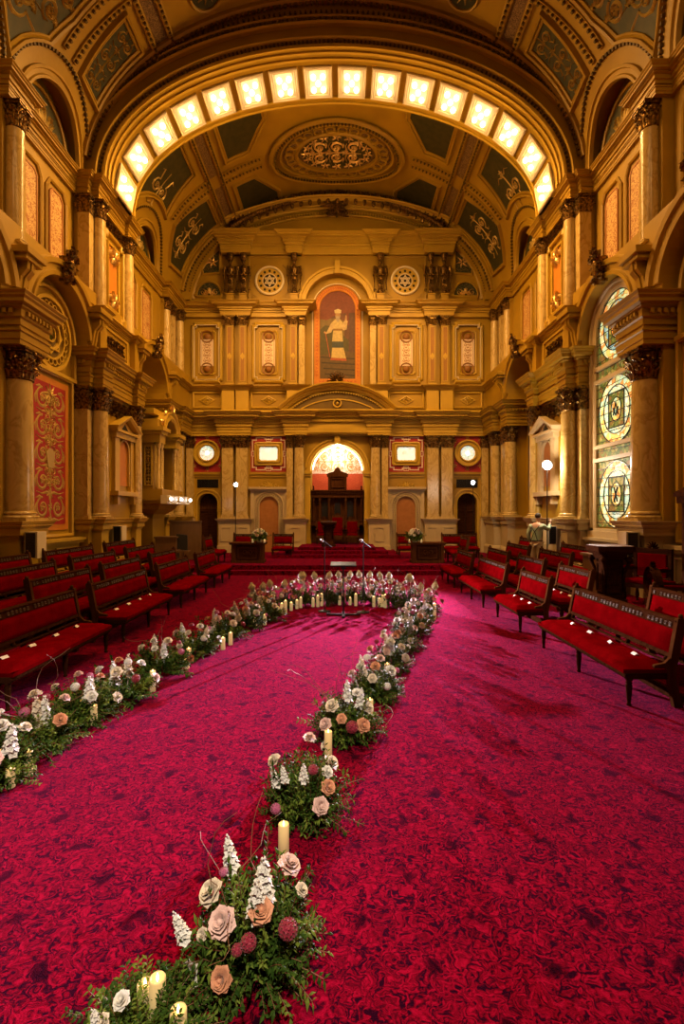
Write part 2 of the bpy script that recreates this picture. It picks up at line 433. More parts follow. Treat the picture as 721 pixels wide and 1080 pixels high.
def dentil_row(mb, plan, z, step, sz, off):
    for (a, b) in zip(plan, plan[1:]):
        a = Vector(a); b = Vector(b); L = (b-a).length
        if L < .3: continue
        t = (b-a)/L; n = Vector((-t.y, t.x)); k = int(L/step)
        for i in range(k):
            c = a+t*(i+.5)*L/k+n*off; h = sz/2
            q = [c-t*h-n*h, c+t*h-n*h, c+t*h+n*h, c-t*h+n*h]
            mb.add([(p.x, p.y, z) for p in q]+[(p.x, p.y, z+sz*1.3) for p in q], [(0, 3, 2, 1), (4, 5, 6, 7), (0, 1, 5, 4), (1, 2, 6, 5), (2, 3, 7, 6), (3, 0, 4, 7)])
# ================================================================== FLOOR
f = MB()
f.grid(lambda a, b: (-8.5+17*a, -3+28.5*b, 0), 1, 1)
floor = struct(f.build('floor', 'carpet'))
tier = {}
TIERS = [(.12, 4.12), (.24, 4.9), (.36, 5.65)]
n_trim = [0]
def trim(mb, m, **k):
    n_trim[0] += 1
    o = struct(mb.build('trim_%d' % n_trim[0], m, **k)); return o
for side in (-1, 1):
    t = MB()
    for z, x in TIERS:
        x0, x1 = sorted((side*x, side*7.4)); t.box(x0, x1, 2.0, 17.6, z-.12, z)
    struct(t.build('floor_tier', 'carpet'))
    t = MB()
    for z, x in TIERS:
        x0, x1 = sorted((side*x, side*(x-.02))); t.box(x0, x1, 2.0, 17.6, z-.12, z-.015)
    trim(t, 'wood_dark')
# stage and its steps
t = MB()
t.box(-7.4, 7.4, 18.2, YB, 0, .30); t.box(-3.7, 3.7, 17.8, 18.2, 0, .15)
t.box(-2.65, 2.65, 21.0, YB, .30, .435); t.box(-2.15, 2.15, 21.4, YB, .435, .57); t.box(-1.65, 1.65, 21.8, YB+1.2, .57, .70)
struct(t.build('floor_stage_steps', 'carpet'))

# ================================================================== COLUMNS
_cap = {}
def cap_mesh(r, h, square, dy=1.):
    k = (round(r, 3), round(h, 3), square, dy)
    if k in _cap: return _cap[k]
    m = MB()
    def pos(a, q):   # direction a, reach q (1 = shaft surface)
        if square:
            s = 1/max(abs(cos(a)), abs(sin(a))); return cos(a)*s*r*q, sin(a)*s*r*q*dy
        return cos(a)*r*q, sin(a)*r*q
    if square:
        for z0, z1, q0, q1 in ((0, .06, 1.08, 1.08), (.06, .86, .92, 1.05)):
            vs = [(sx*r*q, sy*r*q*dy, z*h) for z, q in ((z0, q0), (z1, q1)) for sx, sy in ((-1, -1), (1, -1), (1, 1), (-1, 1))]
            m.add(vs, [(0, 1, 5, 4), (1, 2, 6, 5), (2, 3, 7, 6), (3, 0, 4, 7), (4, 5, 6, 7)])
    else:
        m.lathe(0, 0, [(r*1.0, 0), (r*1.1, .03*h), (r*1.0, .06*h), (r*.92, .08*h), (r*.94, .5*h), (r*1.12, .86*h)], 20)
    N = 8
    for row, (z0, z1, q, off) in enumerate(((.05, .42, 1.38, 0), (.28, .70, 1.5, PI/N))):
        for i in range(N):
            a = off+2*PI*i/N
            for da, sc in ((0, 1), (-.22, .75), (.22, .75)):
                vs = []
                for t, qq, w in ((0, .98, .20), (.45, 1.08, .26), (.8, 1.2, .20), (1, q, .13), (.86, q+.05, .05)):
                    z = (z0+(z1-z0)*t*(sc if t > .3 else 1))*h
                    for sd, bul in ((-1, 0), (0, .07), (1, 0)):
                        x, y = pos(a+da+sd*w*(.7 if da else 1), qq+bul); vs.append((x, y, z))
                m.add(vs, [(3*j+c, 3*j+c+1, 3*j+c+4, 3*j+c+3) for j in range(4) for c in (0, 1)])
    for i in range(4):   # corner volutes
        a = PI/4+PI/2*i; ca, sa = cos(a), sin(a)
        for sd in (-1, 1):
            pts = []
            for j in range(12):
                t = j/11; th = 2.2*PI*t; rr = .22*r*(1-.75*t)
                cx = r*(1.45 if not square else 1.5); d = rr*cos(th+PI/2); z = .76*h+rr*sin(th+PI/2)*1.1
                pts.append((ca*(cx+d)+sd*sa*.10*r, (sa*(cx+d)-sd*ca*.10*r)*(dy if square else 1), z))
            m.tube(pts, r*.075, 5)
        m.tube([(ca*r*.95, sa*r*.95*(dy if square else 1), .5*h), (ca*r*1.15, sa*r*1.15*(dy if square else 1), .72*h), (ca*r*1.42, sa*r*1.42*(dy if square else 1), .88*h)], r*.09, 5)
        b = PI/2*i; m.ball((cos(b)*r*1.28, sin(b)*r*1.28*(dy if square else 1), .90*h), r*.17, n=7, m=4)
    q = r*1.36
    for z0, z1, e in ((.87, .94, .95), (.94, 1.0, 1.03)): m.box(-q*e, q*e, -q*e*dy, q*e*dy, z0*h, z1*h)
    o = m.build('capital', 'gilt'); me = o.data; bpy.data.objects.remove(o)
    _cap[k] = me; return me
_shaft = {}
def col_parts(r, H, hc, square, panel, dy):
    k = (round(r, 3), round(H, 3), hc, square, panel, dy)
    if k in _shaft: return _shaft[k]
    hb = r*.75
    b = MB()
    if square:
        for e, z0, z1 in ((1.3, 0, .35), (1.22, .35, .62), (1.08, .62, .85), (1.14, .85, 1)): b.box(-r*e, r*e, -r*e*dy, r*e*dy, z0*hb, z1*hb)
    else:
        b.box(-r*1.35, r*1.35, -r*1.35, r*1.35, 0, hb*.3)
        b.lathe(0, 0, [(r*1.3, hb*.3), (r*1.36, hb*.4), (r*1.3, hb*.52), (r*1.12, hb*.58), (r*1.10, hb*.68), (r*1.2, hb*.76), (r*1.16, hb*.88), (r*1.02, hb)], 24)
    ob = b.build('base', 'plaster_light' if panel else 'marble'); sharp_smooth(ob)
    s = MB()
    if square:
        s.mi = 0; s.box(-r, r, -r*dy, r*dy, hb, H-hc)
        if panel:   # sunk panel with a diamond, on the face towards the room (-y)
            L = H-hc-hb; P = lambda u, v, w: (u, -r*dy-w, v)
            s.mi = 1; s.mbox(P, -r*.5, r*.5, hb+.08, H-hc-.08, 0, .004)
            s.mi = 2
            s.mould(P, rect(-r*.62, r*.62, hb+.06, H-hc-.06), [(0, 0), (0, .03), (r*.14, .03), (r*.14, 0)], True)
            c = hb+L*.46; s.poly(P, [(-r*.6, c), (0, c-r*.9), (r*.6, c), (0, c+r*.9)], .0, .035); s.mball(P, 0, c, .04, r*.2, r*.2, .02)
    else:
        s.lathe(0, 0, [(r*1.0, hb), (r, hb+.3*(H-hc-hb)), (r*.97, hb+.6*(H-hc-hb)), (r*.90, H-hc)], 28)
    os_ = s.build('shaft', ['plaster', 'pilaster_field', 'plaster_light'] if panel else 'marble')
    sharp_smooth(os_)
    me = (ob.data, os_.data); bpy.data.objects.remove(ob); bpy.data.objects.remove(os_)
    _shaft[k] = me; return me
def column(x, y, z0, z1, r, hc, label, group=None, square=False, panel=False, dy=1., rz=0):
    nm = 'pilaster' if square else 'column'
    e = empty(nm, (x, y, z0), rz); tag(e, label, nm, group, 'thing')
    b, s = col_parts(r, z1-z0, hc, square, panel, dy)
    reuse('base', b, e); reuse('shaft', s, e)
    c = reuse('capital', cap_mesh(r*(1 if square else .92), hc, square, dy), e, (0, 0, z1-z0-hc)); c['label'] = 'dark gilded leafy capital'
    return e

# ================================================================== BACK WALL
w = MB()
w.mi = 0
def wall_arch(mb, M, u0, u1, v0, v1, cu, vs, r, wf, wb, n=24, sill=None):
    """wall face at wf with an arched opening, and its jambs back to wb"""
    sill = v0 if sill is None else sill
    mb.add([M(u0, v0, wf), M(cu-r, v0, wf), M(cu-r, v1, wf), M(u0, v1, wf)], [(0, 1, 2, 3)])
    mb.add([M(cu+r, v0, wf), M(u1, v0, wf), M(u1, v1, wf), M(cu+r, v1, wf)], [(0, 1, 2, 3)])
    a = arc(cu, vs, r, 180, 0, n)
    mb.strip([M(u, v, wf) for u, v in a], [M(u, v1, wf) for u, v in a])
    p = [(cu-r, sill)]+a+[(cu+r, sill)]
    mb.strip([M(u, v, wf) for u, v in p], [M(u, v, wb) for u, v in p])
    if sill > v0:
        mb.add([M(cu-r, v0, wf), M(cu+r, v0, wf), M(cu+r, sill, wf), M(cu-r, sill, wf)], [(0, 1, 2, 3)])
        mb.add([M(cu-r, sill, wf), M(cu+r, sill, wf), M(cu+r, sill, wb), M(cu-r, sill, wb)], [(0, 1, 2, 3)])
# lower storey with the apse opening and the two side doorways
wall_arch(w, BM, -2.4, 2.4, 0, Z1+.2, 0, 4.14, 1.28, 0, -1.6)
for s in (-1, 1):
    w.add([BM(s*2.4, 0, 0), BM(s*5.45, 0, 0), BM(s*5.45, 8, 0), BM(s*2.4, 8, 0)], [(0, 1, 2, 3)])
    a, b = sorted((s*5.45, s*7.6)); wall_arch(w, BM, a, b, .3, 8, s*6.17, 2.62, .47, 0, -.5)
w.add([BM(-2.4, Z1+.2, 0), BM(2.4, Z1+.2, 0), BM(2.4, 8, 0), BM(-2.4, 8, 0)], [(0, 1, 2, 3)])
# middle storey with the arched recess of the painting, then the attic up to the vault
wall_arch(w, BM, -1.9, 1.9, 8, 14.2, 0, Z5, 1.55, 0, -.35, sill=8.2)
w.add([BM(-1.55, 8.2, -.35), BM(1.55, 8.2, -.35), BM(1.55, 13.6, -.35), BM(-1.55, 13.6, -.35)], [(0, 1, 2, 3)])
for s in (-1, 1): w.add([BM(s*1.9, 8, 0), BM(s*7.6, 8, 0), BM(s*7.6, 14.2, 0), BM(s*1.9, 14.2, 0)], [(0, 1, 2, 3)])
w.add([BM(-7.6, 14.2, 0), BM(7.6, 14.2, 0), BM(7.6, 17.6, 0), BM(-7.6, 17.6, 0)], [(0, 1, 2, 3)])
wall_back = struct(w.build('wall_back', 'plaster'))
# apse lining
a = MB(); ap = archpath(0, .7, 4.14, 1.30)
a.mi = 0; p = arc(0, 4.14, 1.5, 0, 180, 24); a.poly(BM, [(-1.5, 4.14)]+[(-u, v) for u, v in p][1:-1]+[(1.5, 4.14)], None, -1.55)
a.mi = 1; a.add([BM(-1.5, .3, -1.56), BM(1.5, .3, -1.56), BM(1.5, 4.14, -1.56), BM(-1.5, 4.14, -1.56)], [(0, 1, 2, 3)])
o = a.build('wall_apse', ['apse_damask', 'apse_red']); struct(o)
t = MB(); t.rinceau(BM, 0, 4.75, 1.0, .5, .02, -1.55, axis='u', cells=3)
for k in range(9): t.leafs(BM, 1.12*cos(PI*(k+.5)/9), 4.2+1.12*sin(PI*(k+.5)/9), .16, 6, .05, .02, -1.55)
struct(t.build('trim_apse_ornament', 'fret_orange'))
g = MB(); g.tube([BM(1.19*cos(R(q)), 4.14+1.19*sin(R(q)), -.30) for q in range(4, 87, 4)], .022, 6); g.tube([BM(1.19*cos(R(q)), 4.14+1.19*sin(R(q)), -.30) for q in range(94, 178, 4)], .022, 6)
tag(g.build('light_strip', 'apse_tube'), 'glowing light strip following the arch over the carved throne screen', 'light')

# ---- mouldings of the back wall
t = MB()
t.mi = 0
def arch_mould(mb, M, cu, v0, vs, r, wd, h, w0=0, n=28):
    p = archpath(cu, v0, vs, r, n)
    mb.mould(M, p, [(0, w0), (0, w0+h*.7), (wd*.3, w0+h*.8), (wd*.35, w0+h*.5), (wd*.65, w0+h*.5), (wd*.7, w0+h), (wd, w0+h), (wd, w0)])
arch_mould(t, BM, 0, 4.14, 4.14, 1.28, .28, .10)
arch_mould(t, BM, 0, Z5, Z5, 1.55, .33, .12)
t.mbox(BM, -.13, .13, 5.42, Z1, 0, .22); t.mbox(BM, -.13, .13, 13.5, 14.1, 0, .2)
for s in (-1, 1):   # impost piers of the apse arch
    a, b = sorted((s*1.28, s*1.56)); t.mbox(BM, a, b, .7, 3.9, -.2, .10); t.mbox(BM, a-.04, b+.04, 3.9, 4.0, -.2, .16); t.mbox(BM, a-.07, b+.07, 4.0, 4.14, -.2, .2)
    t.mbox(BM, a-.03, b+.03, .7, .95, -.2, .15)
trim(t, 'plaster_light')
# entablatures: plan path from the right corner to the left along the back wall (travel -x so left of travel is the room)
def back_plan(breaks, base=.0, x1=7.3):
    """breaks: [(x0, x1, depth)] for x>0; returns plan points mirrored"""
    pts = []
    for a, b, d in sorted(breaks, reverse=True):
        pts += [(b, YB-base), (b, YB-d), (a, YB-d), (a, YB-base)]
    right = [(x1, YB-base)]+pts
    return right+[(-x, y) for x, y in reversed(right)]
PAIR = (4.12, 5.55, .34); NEAR = (1.48, 2.42, .38)
t = MB()
plan1 = back_plan([PAIR, NEAR], .1)
# architrave, frieze and cornice
ARCHI = [(0, 0), (.10, 0), (.10, .3), (.14, .34), (.14, .8), (.2, .86), (.2, 1), (0, 1)]
cornice(t, plan1, Z1, Z1+.32, .55, prof=ARCHI)
cornice(t, plan1, Z1+.32, Z2, 1.25)
dentil_row(t, plan1, Z1+.62, .11, .06, .20)
for a, b in ((-7.4, 7.4),): t.box(a, b, YB-.12, YB+.1, Z1, Z2)
for s in (-1, 1):
    for a, b, d in (PAIR, NEAR):
        q, r_ = sorted((s*a, s*b)); t.box(q, r_, YB-d, YB, Z1, Z2)
# attic pedestals and sill
plan2 = back_plan([(4.2, 5.45, .28), (1.52, 2.38, .3)], .06)
cornice(t, plan2, Z2, Z2+.18, .35, prof=[(0, 0), (.3, 0), (.3, .5), (.15, .8), (.05, 1), (0, 1)])
cornice(t, plan2, Z3-.2, Z3, .55)
for s in (-1, 1):
    for a, b, d in ((4.2, 4.78, .28), (4.86, 5.45, .28), (1.52, 2.38, .3)):
        q, r_ = sorted((s*a, s*b)); t.box(q, r_, YB-d, YB, Z2, Z3-.03)
# main cornice with breaks, open across the painting recess
def half(br, base, xin): 
    pts = [(7.3, YB-base)]
    for a, b, d in sorted(br, reverse=True): pts += [(b, YB-base), (b, YB-d), (a, YB-d), (a, YB-base)]
    pts.append((xin, YB-base)); return pts
br = [(4.15, 5.42, .30), (1.52, 2.40, .32)]
h1 = half(br, .08, 1.56)
for s in (1, -1):
    p = [(s*x, y) for x, y in h1]
    cornice(t, p, Z4, Z4+.16, .5, s < 0, ARCHI); cornice(t, p, Z4+.16, Z5, 1.1, s < 0)
    q, r_ = sorted((s*1.56, s*7.3)); t.box(q, r_, YB-.09, YB, Z4, Z5)
    for a, b, d in br:
        q, r_ = sorted((s*a, s*b)); t.box(q, r_, YB-d, YB, Z4, Z5)
# attic entablature and the great segmental pediment
br3 = [(4.15, 5.42, .32), (1.72, 2.35, .26)]
p3 = back_plan(br3, .1, 5.42)[1:-1]
cornice(t, p3, 14.4, 14.7, .5, prof=ARCHI); cornice(t, p3, 14.7, 15.25, 1.2); dentil_row(t, p3, 14.95, .12, .07, .2)
t.box(-5.42, 5.42, YB-.12, YB, 14.4, 15.25)
for s in (-1, 1):
    for a, b, d in br3:
        q, r_ = sorted((s*a, s*b)); t.box(q, r_, YB-d, YB, 14.4, 15.25)
def seg_arc(hw, rise, z, n=36):
    Rr = (hw*hw+rise*rise)/(2*rise); c = z+rise-Rr; a = math.degrees(math.asin(hw/Rr))
    return arc(0, c, Rr, 90+a, 90-a, n)
PED = [(0, 0), (0, .12), (.06, .14), (.06, .2), (.14, .22), (.16, .36), (.24, .42), (.24, .48), (.3, .5), (.3, 0)]
t.mould(BM, seg_arc(5.5, 1.22, 15.25), [(d, w_*1.7+.1) for d, w_ in PED])
t.beads(BM, seg_arc(5.1, 1.10, 15.27, 50), .13, .08, .14)
t.mould(BM, seg_arc(4.7, .95, 15.3, 40), [(0, 0), (0, .12), (.06, .14), (.1, 0)])
trim(t, 'plaster_light')
t = MB()      # lower segmental pediment over the throne arch
sa = seg_arc(2.35, .98, Z2)
t.poly(BM, sa, 0, .36)
trim(t, 'plaster_dark')
t = MB()
t.mould(BM, seg_arc(2.55, 1.08, Z2), [(d, w_*.9+.34) for d, w_ in PED])
t.mould(BM, [(-2.6, Z2), (2.6, Z2)], [(0, .3), (0, .78), (.06, .82), (.1, .82), (.1, .3)])
t.beads(BM, seg_arc(2.3, .90, Z2+.06, 40), .12, .07, .40)
t.mould(BM, seg_arc(1.7, .45, Z2+.16, 20)+[], [(0, .36), (0, .40), (.05, .40), (.05, .36)])
t.mould(BM, arc(0, Z2+.45, .15, 0, 360, 20)[:-1], [(0, .36), (0, .46), (-.06, .46), (-.06, .36)], True)
t.mball(BM, 0, Z2+.45, .4, .08, .08, .08)
t.mbox(BM, -2.45, 2.45, Z1+.05, Z2, 0, .36)
t.mould(BM, [(-2.45, Z1+.12), (2.45, Z1+.12)], [(0, .36), (0, .42), (.22, .44), (.22, .40), (.5, .40), (.5, .50), (.6, .52), (.6, .36)])
dentil_row(t, [(2.45, YB-.36), (-2.45, YB-.36)], Z2-.14, .12, .07, .14)
trim(t, 'plaster_light')
# sill-height panels with diamonds, field panels, frames
t = MB(); dk = MB(); bs = MB()
for s in (-1, 1):
    for c, hw in ((3.27, .78), (6.2, .62)):
        t.mould(BM, rect(s*c-hw, s*c+hw, Z2+.36, Z3-.32), [(0, 0), (0, .06), (-.03, .08), (-.08, .05), (-.08, 0)], True)
        z = (Z2+Z3)/2+.02
        for k in (1, .55):
            t.mould(BM, [(s*c-.38*k, z), (s*c, z-.22*k), (s*c+.38*k, z), (s*c, z+.22*k)], [(0, 0), (0, .05), (.05*k, .06), (.05*k, 0)], True)
        t.leafs(BM, s*c, z, .2, 4, .1, .05, 0)
        # tall framed panels between the upper pilasters
        z0, z1 = 8.45, 11.1; hx = .68 if c < 4 else .62
        t.mould(BM, notched(s*c-hx, s*c+hx, z0, z1, .12), [(0, 0), (0, .10), (-.05, .13), (-.10, .09), (-.14, .03), (-.14, 0)], True); dk.mould(BM, notched(s*c-hx+.045, s*c+hx-.045, z0+.045, z1-.045, .12), [(0, .05), (0, .145), (-.025, .145), (-.025, .05)], True)
        t.mould(BM, notched(s*c-hx*.58, s*c+hx*.58, z0+.32, z1-.32, .07), [(0, 0), (0, .05), (-.04, .07), (-.07, 0)], True)
        for zz in (z0+.56, z1-.56):
            bs.mould(BM, arc(s*c, zz, .24, 0, 360, 20)[:-1], [(0, 0), (0, .07), (-.05, .09), (-.07, .03)], True); bs.mball(BM, s*c, zz, .03, .17, .17, .12, 12, 6)
trim(t, 'plaster_light'); trim(dk, 'cream'); trim(bs, 'boss')
for s in (-1, 1):
    for c, wh in ((3.27, 'beside the painting'), (6.2, 'nearest the corner')):
        z0, z1 = 9.22, 10.33
        e = empty('wall_panel', BM(s*c, z0, 0)); e.location = (0, 0, 0)
        m = MB(); m.mbox(BM, s*c-.23, s*c+.23, z0, z1, 0, .05); m.build('field', 'fret', e)
        m = MB(); m.mould(BM, rect(s*c-.25, s*c+.25, z0-.02, z1+.02), [(0, 0), (0, .07), (-.05, .07), (-.05, 0)], True); m.build('frame', 'white_line', e)
        m = MB(); m.rinceau(BM, s*c, (z0+z1)/2, .17, .5, .006, .05, cells=4); m.build('scrollwork', 'salmon', e)
        tag(e, 'pale fretwork panel with red scrolls on the upper back wall, %s side, %s' % (('left', 'right')[s > 0], wh), 'panel')
# dado strings over niche doors / under the windows
t = MB()
for s in (-1, 1):
    for a, b in ((2.42, 4.12), (5.55, 7.1)):
        q, r_ = sorted((s*a, s*b)); t.mbox(BM, q, r_, 3.98, 4.1, 0, .10); t.mbox(BM, q, r_, 3.86, 3.98, 0, .05)
trim(t, 'plaster')
# red fields and windows of the back wall
nwin = [0]
for s in (-1, 1):
    sd = 'left' if s < 0 else 'right'
    q, r_ = sorted((s*2.44, s*4.12))
    rp = MB(); rp.mi = 0; rp.mbox(BM, q, r_, 4.1, Z1, 0, .03); rp.mi = 1
    c = s*3.27
    fr = [(-.74, .14), (-.74, .62), (-.56, .62), (-.56, .74), (-.2, .74), (-.2, .66), (.2, .66), (.2, .74), (.56, .74), (.56, .62), (.74, .62), (.74, .14), (.66, .14), (.66, -.14), (.74, -.14), (.74, -.62), (.56, -.62), (.56, -.74), (.2, -.74), (.2, -.66), (-.2, -.66), (-.2, -.74), (-.56, -.74), (-.56, -.62), (-.74, -.62), (-.74, -.14), (-.66, -.14), (-.66, .14)]
    rp.mould(BM, [(c+u, 4.97+v) for u, v in fr], [(0, .03), (0, .05), (.05, .05), (.05, .03)], True)
    for u, v in ((-.7, 0), (.7, 0), (0, .7), (0, -.7)): rp.mould(BM, rect(c+u-.09, c+u+.09, 4.97+v-.09, 4.97+v+.09), [(0, .03), (0, .055), (-.03, .055), (-.03, .03)], True); rp.leafs(BM, c+u, 4.97+v, .07, 4, .04, .02, .04)
    struct(rp.build('wall_red_field', ['red_wall', 'white_line']))
    nwin[0] += 1
    e = struct(empty('window_%d' % nwin[0]))
    g = MB(); g.mbox(BM, c-.46, c+.46, 4.63, 5.31, .03, .05); g.build('window_pane', 'glass_white', e)
    g = MB()
    for k, (hx, hz, ww) in enumerate(((.47, .35, .14), (.60, .48, .10))):
        g.mould(BM, notched(c-hx-.08, c+hx+.08, 4.97-hz-.08, 4.97+hz+.08, .05), [(0, .03), (0, ww), (.05, ww+.02), (.12, ww-.03), (.12, .03)], True)
    g.build('window_frame', 'plaster_light', e)
    # round window
    q, r_ = sorted((s*5.55, s*7.05)); c = s*6.19; z = 5.0
    rp = MB(); rp.mi = 0; rp.mbox(BM, q, r_, 4.1, Z1, 0, .03); rp.mi = 1
    for k in range(8):
        a = 2*PI*k/8; rp.leafs(BM, c+.76*cos(a)*(1 if k % 2 == 0 else 1.12), z+.76*sin(a)*(1 if k % 2 == 0 else 1.12), .12, 5, .05, .02, .03, a0=a)
    struct(rp.build('wall_red_field', ['red_wall', 'gold_paint']))
    nwin[0] += 1
    e = struct(empty('window_%d' % nwin[0]))
    g = MB(); g.poly(BM, arc(c, z, .34, 0, 360, 32)[:-1], .03, .06); g.build('window_pane', 'glass_white', e)
    g = MB(); g.poly(BM, arc(c, z, .11, 0, 360, 20)[:-1], .03, .075); g.build('window_core', 'glass_core', e)
    g = MB()
    for k in range(12):
        a = 2*PI*k/12; g.stroke(BM, [(c+.1*cos(a), z+.1*sin(a)), (c+.22*cos(a), z+.22*sin(a)), (c+.34*cos(a), z+.34*sin(a))], .018, .012, .06)
    g.build('window_leading', 'black', e)
    g = MB(); g.mould(BM, arc(c, z, .34, 0, 360, 40)[:-1], [(0, .03), (0, .12), (-.06, .16), (-.09, .10), (-.20, .10), (-.22, .18), (-.29, .18), (-.30, .03)], True)
    g.build('window_frame', 'plaster_light', e)

# niche surrounds (salmon arched panels) and side doorways
ndoor = [0]
for s in (-1, 1):
    sd = 'left' if s < 0 else 'right'; c = s*3.25
    e = empty('arched_niche', (c, YB, .3)); e.location = (0, 0, 0)
    m = MB(); pth = archpath(c, .3, 2.48, .45); m.poly(BM, pth, 0, .03); m.build('panel', 'salmon', e)
    m = MB(); m.mould(BM, pth, [(0, 0), (0, .12), (.04, .14), (.08, .08), (.20, .08), (.22, .16), (.27, .16), (.27, 0)])
    m.beads(BM, archpath(c, .3, 2.48, .58), .11, .07, .08)
    m.mbox(BM, c-.86, c-.72, .3, 3.2, 0, .14); m.mbox(BM, c+.72, c+.86, .3, 3.2, 0, .14)
    m.mbox(BM, c-.9, c+.9, 3.2, 3.28, 0, .2); m.mbox(BM, c-.95, c+.95, 3.28, 3.38, 0, .28)
    m.poly(BM, [(c-.86, 2.5), (c-.86, 3.2), (c+.86, 3.2), (c+.86, 2.5)]+arc(c, 2.48, .72, 0, 180, 18), 0, .07)
    m.build('surround', 'stone', e)
    m = MB(); m.leafs(BM, c, 3.4, .26, 7, .10, .04, .1, a0=0, span=PI+.4); m.spiral(BM, c-.35, 3.46, .12, PI, 1.2, .05, .04, .1); m.spiral(BM, c+.35, 3.46, .12, 0, 1.2, .05, .04, .1, hand=-1); m.mball(BM, c, 3.48, .12, .08, .12, .05)
    m.build('crest', 'plaster_light', e)
    tag(e, 'arched salmon niche in a pale carved surround, %s of the throne steps behind the desk' % sd, 'niche')
    c = s*6.17
    ndoor[0] += 1; d = struct(empty('door_%d' % ndoor[0]))
    m = MB()
    if s > 0:
        for q in (-1, 1):
            a, b = sorted((c+.01*q, c+.47*q)); m.mbox(BM, a, b, .3, 3.1, -.36, -.30)
            for z0, z1 in ((.45, 1.15), (1.3, 2.2), (2.3, 2.75)):
                m.mould(BM, rect(a+.08, b-.08, z0, z1), [(0, -.3), (0, -.27), (-.04, -.26), (-.06, -.3)], True)
        m.build('door_leaf', 'wood_dark', d)
    else:
        m.mbox(BM, c-.47, c+.47, .3, 2.35, -.36, -.30)
        for q in (-1, 1): m.mould(BM, rect(c+q*.23-.17, c+q*.23+.17, .5, 2.2), [(0, -.3), (0, -.27), (-.04, -.26), (-.06, -.3)], True)
        m.build('door_leaf', 'wood_dark', d)
        m = MB(); m.poly(BM, arc(c, 2.62, .47, 0, 180, 16), -.44, -.40); m.mbox(BM, c-.47, c+.47, 2.35, 2.62, -.42, -.34); m.mball(BM, c+.1, 2.8, -.36, .13, .07, .04); m.mould(BM, arc(c, 2.62, .36, 0, 180, 14), [(0, -.4), (0, -.36), (.03, -.36), (.03, -.4)]); m.build('door_transom', 'wood_mid', d)
    m = MB(); arch_mould(m, BM, c, .3, 2.62, .47, .2, .10); m.build('door_frame', 'plaster_light', d)
    m = MB(); m.mi = 0; m.mbox(BM, c-.5, c+.5, 3.36, 3.76, 0, .02); m.mi = 1
    for k in range(9): m.mbox(BM, c-.5, c+.5, 3.37+k*.044, 3.385+k*.044, .02, .035)
    m.mbox(BM, c-.012, c+.012, 3.36, 3.76, .02, .05)
    tag(m.build('wall_vent', ['void', 'black_metal']), 'dark louvred air grille over the arched door at the %s end of the back wall' % sd, 'vent')
# back pedestals
t = MB()
for s in (-1, 1):
    for a, b, d in ((1.42, 2.50, .48), (4.05, 5.62, .42)):
        q, r_ = sorted((s*a, s*b)); t.mbox(BM, q, r_, .3, .62, 0, d+.05); t.mbox(BM, q+.05, r_-.05, .62, 1.66, 0, d-.03)
        cornice(t, [(r_-.05, YB), (r_-.05, YB-d+.03), (q+.05, YB-d+.03), (q+.05, YB)], 1.66, 1.88, .32)
        t.mbox(BM, q, r_, 1.86, 1.90, 0, d)
        n = 1 if b < 3 else 2
        for k in range(n):
            cc = q+(r_-q)*(k+.5)/n; t.mould(BM, rect(cc-.2, cc+.2, .85, 1.45), [(0, d-.03), (0, d), (-.04, d), (-.04, d-.03)], True)
    a, b = sorted((s*6.75, s*7.35)); t.mbox(BM, a, b, .3, 1.9, 0, .3)
trim(t, 'stone')
# pilasters and columns of the back wall
for s in (-1, 1):
    sd = 'left' if s < 0 else 'right'
    L1 = 'flat marble pilaster on the lower back wall, %s side, ' % sd
    column(s*1.80, YB-.30, 1.9, Z1, .24, .58, 'round marble column with gilded capital immediately %s of the throne arch' % sd)
    column(s*2.24, YB-.12, 1.9, Z1, .15, .58, L1+'squeezed beside the throne arch column', square=True, dy=1.2)
    column(s*4.50, YB-.14, 1.9, Z1, .26, .58, L1+'inner one of the pair', square=True, dy=.7)
    column(s*5.16, YB-.14, 1.9, Z1, .26, .58, L1+'outer one of the pair', square=True, dy=.7)
    column(s*6.98, YB-.08, 1.9, Z1, .16, .58, L1+'beyond the round window', square=True, dy=.8)
    L2 = 'diamond panelled pilaster on the upper back wall, %s side, ' % sd
    column(s*2.08, YB-.14, Z3, Z4, .19, .45, L2+'next to the painting', square=True, panel=True, dy=.9)
    column(s*1.68, YB-.10, Z3, Z4, .14, .45, 'slim marble pilaster hugging the %s edge of the painting recess' % sd, square=True, dy=.9)
    column(s*4.47, YB-.12, Z3, Z4, .19, .45, L2+'inner one of the pair', square=True, panel=True, dy=.8)
    column(s*5.08, YB-.12, Z3, Z4, .19, .45, L2+'outer one of the pair', square=True, panel=True, dy=.8)

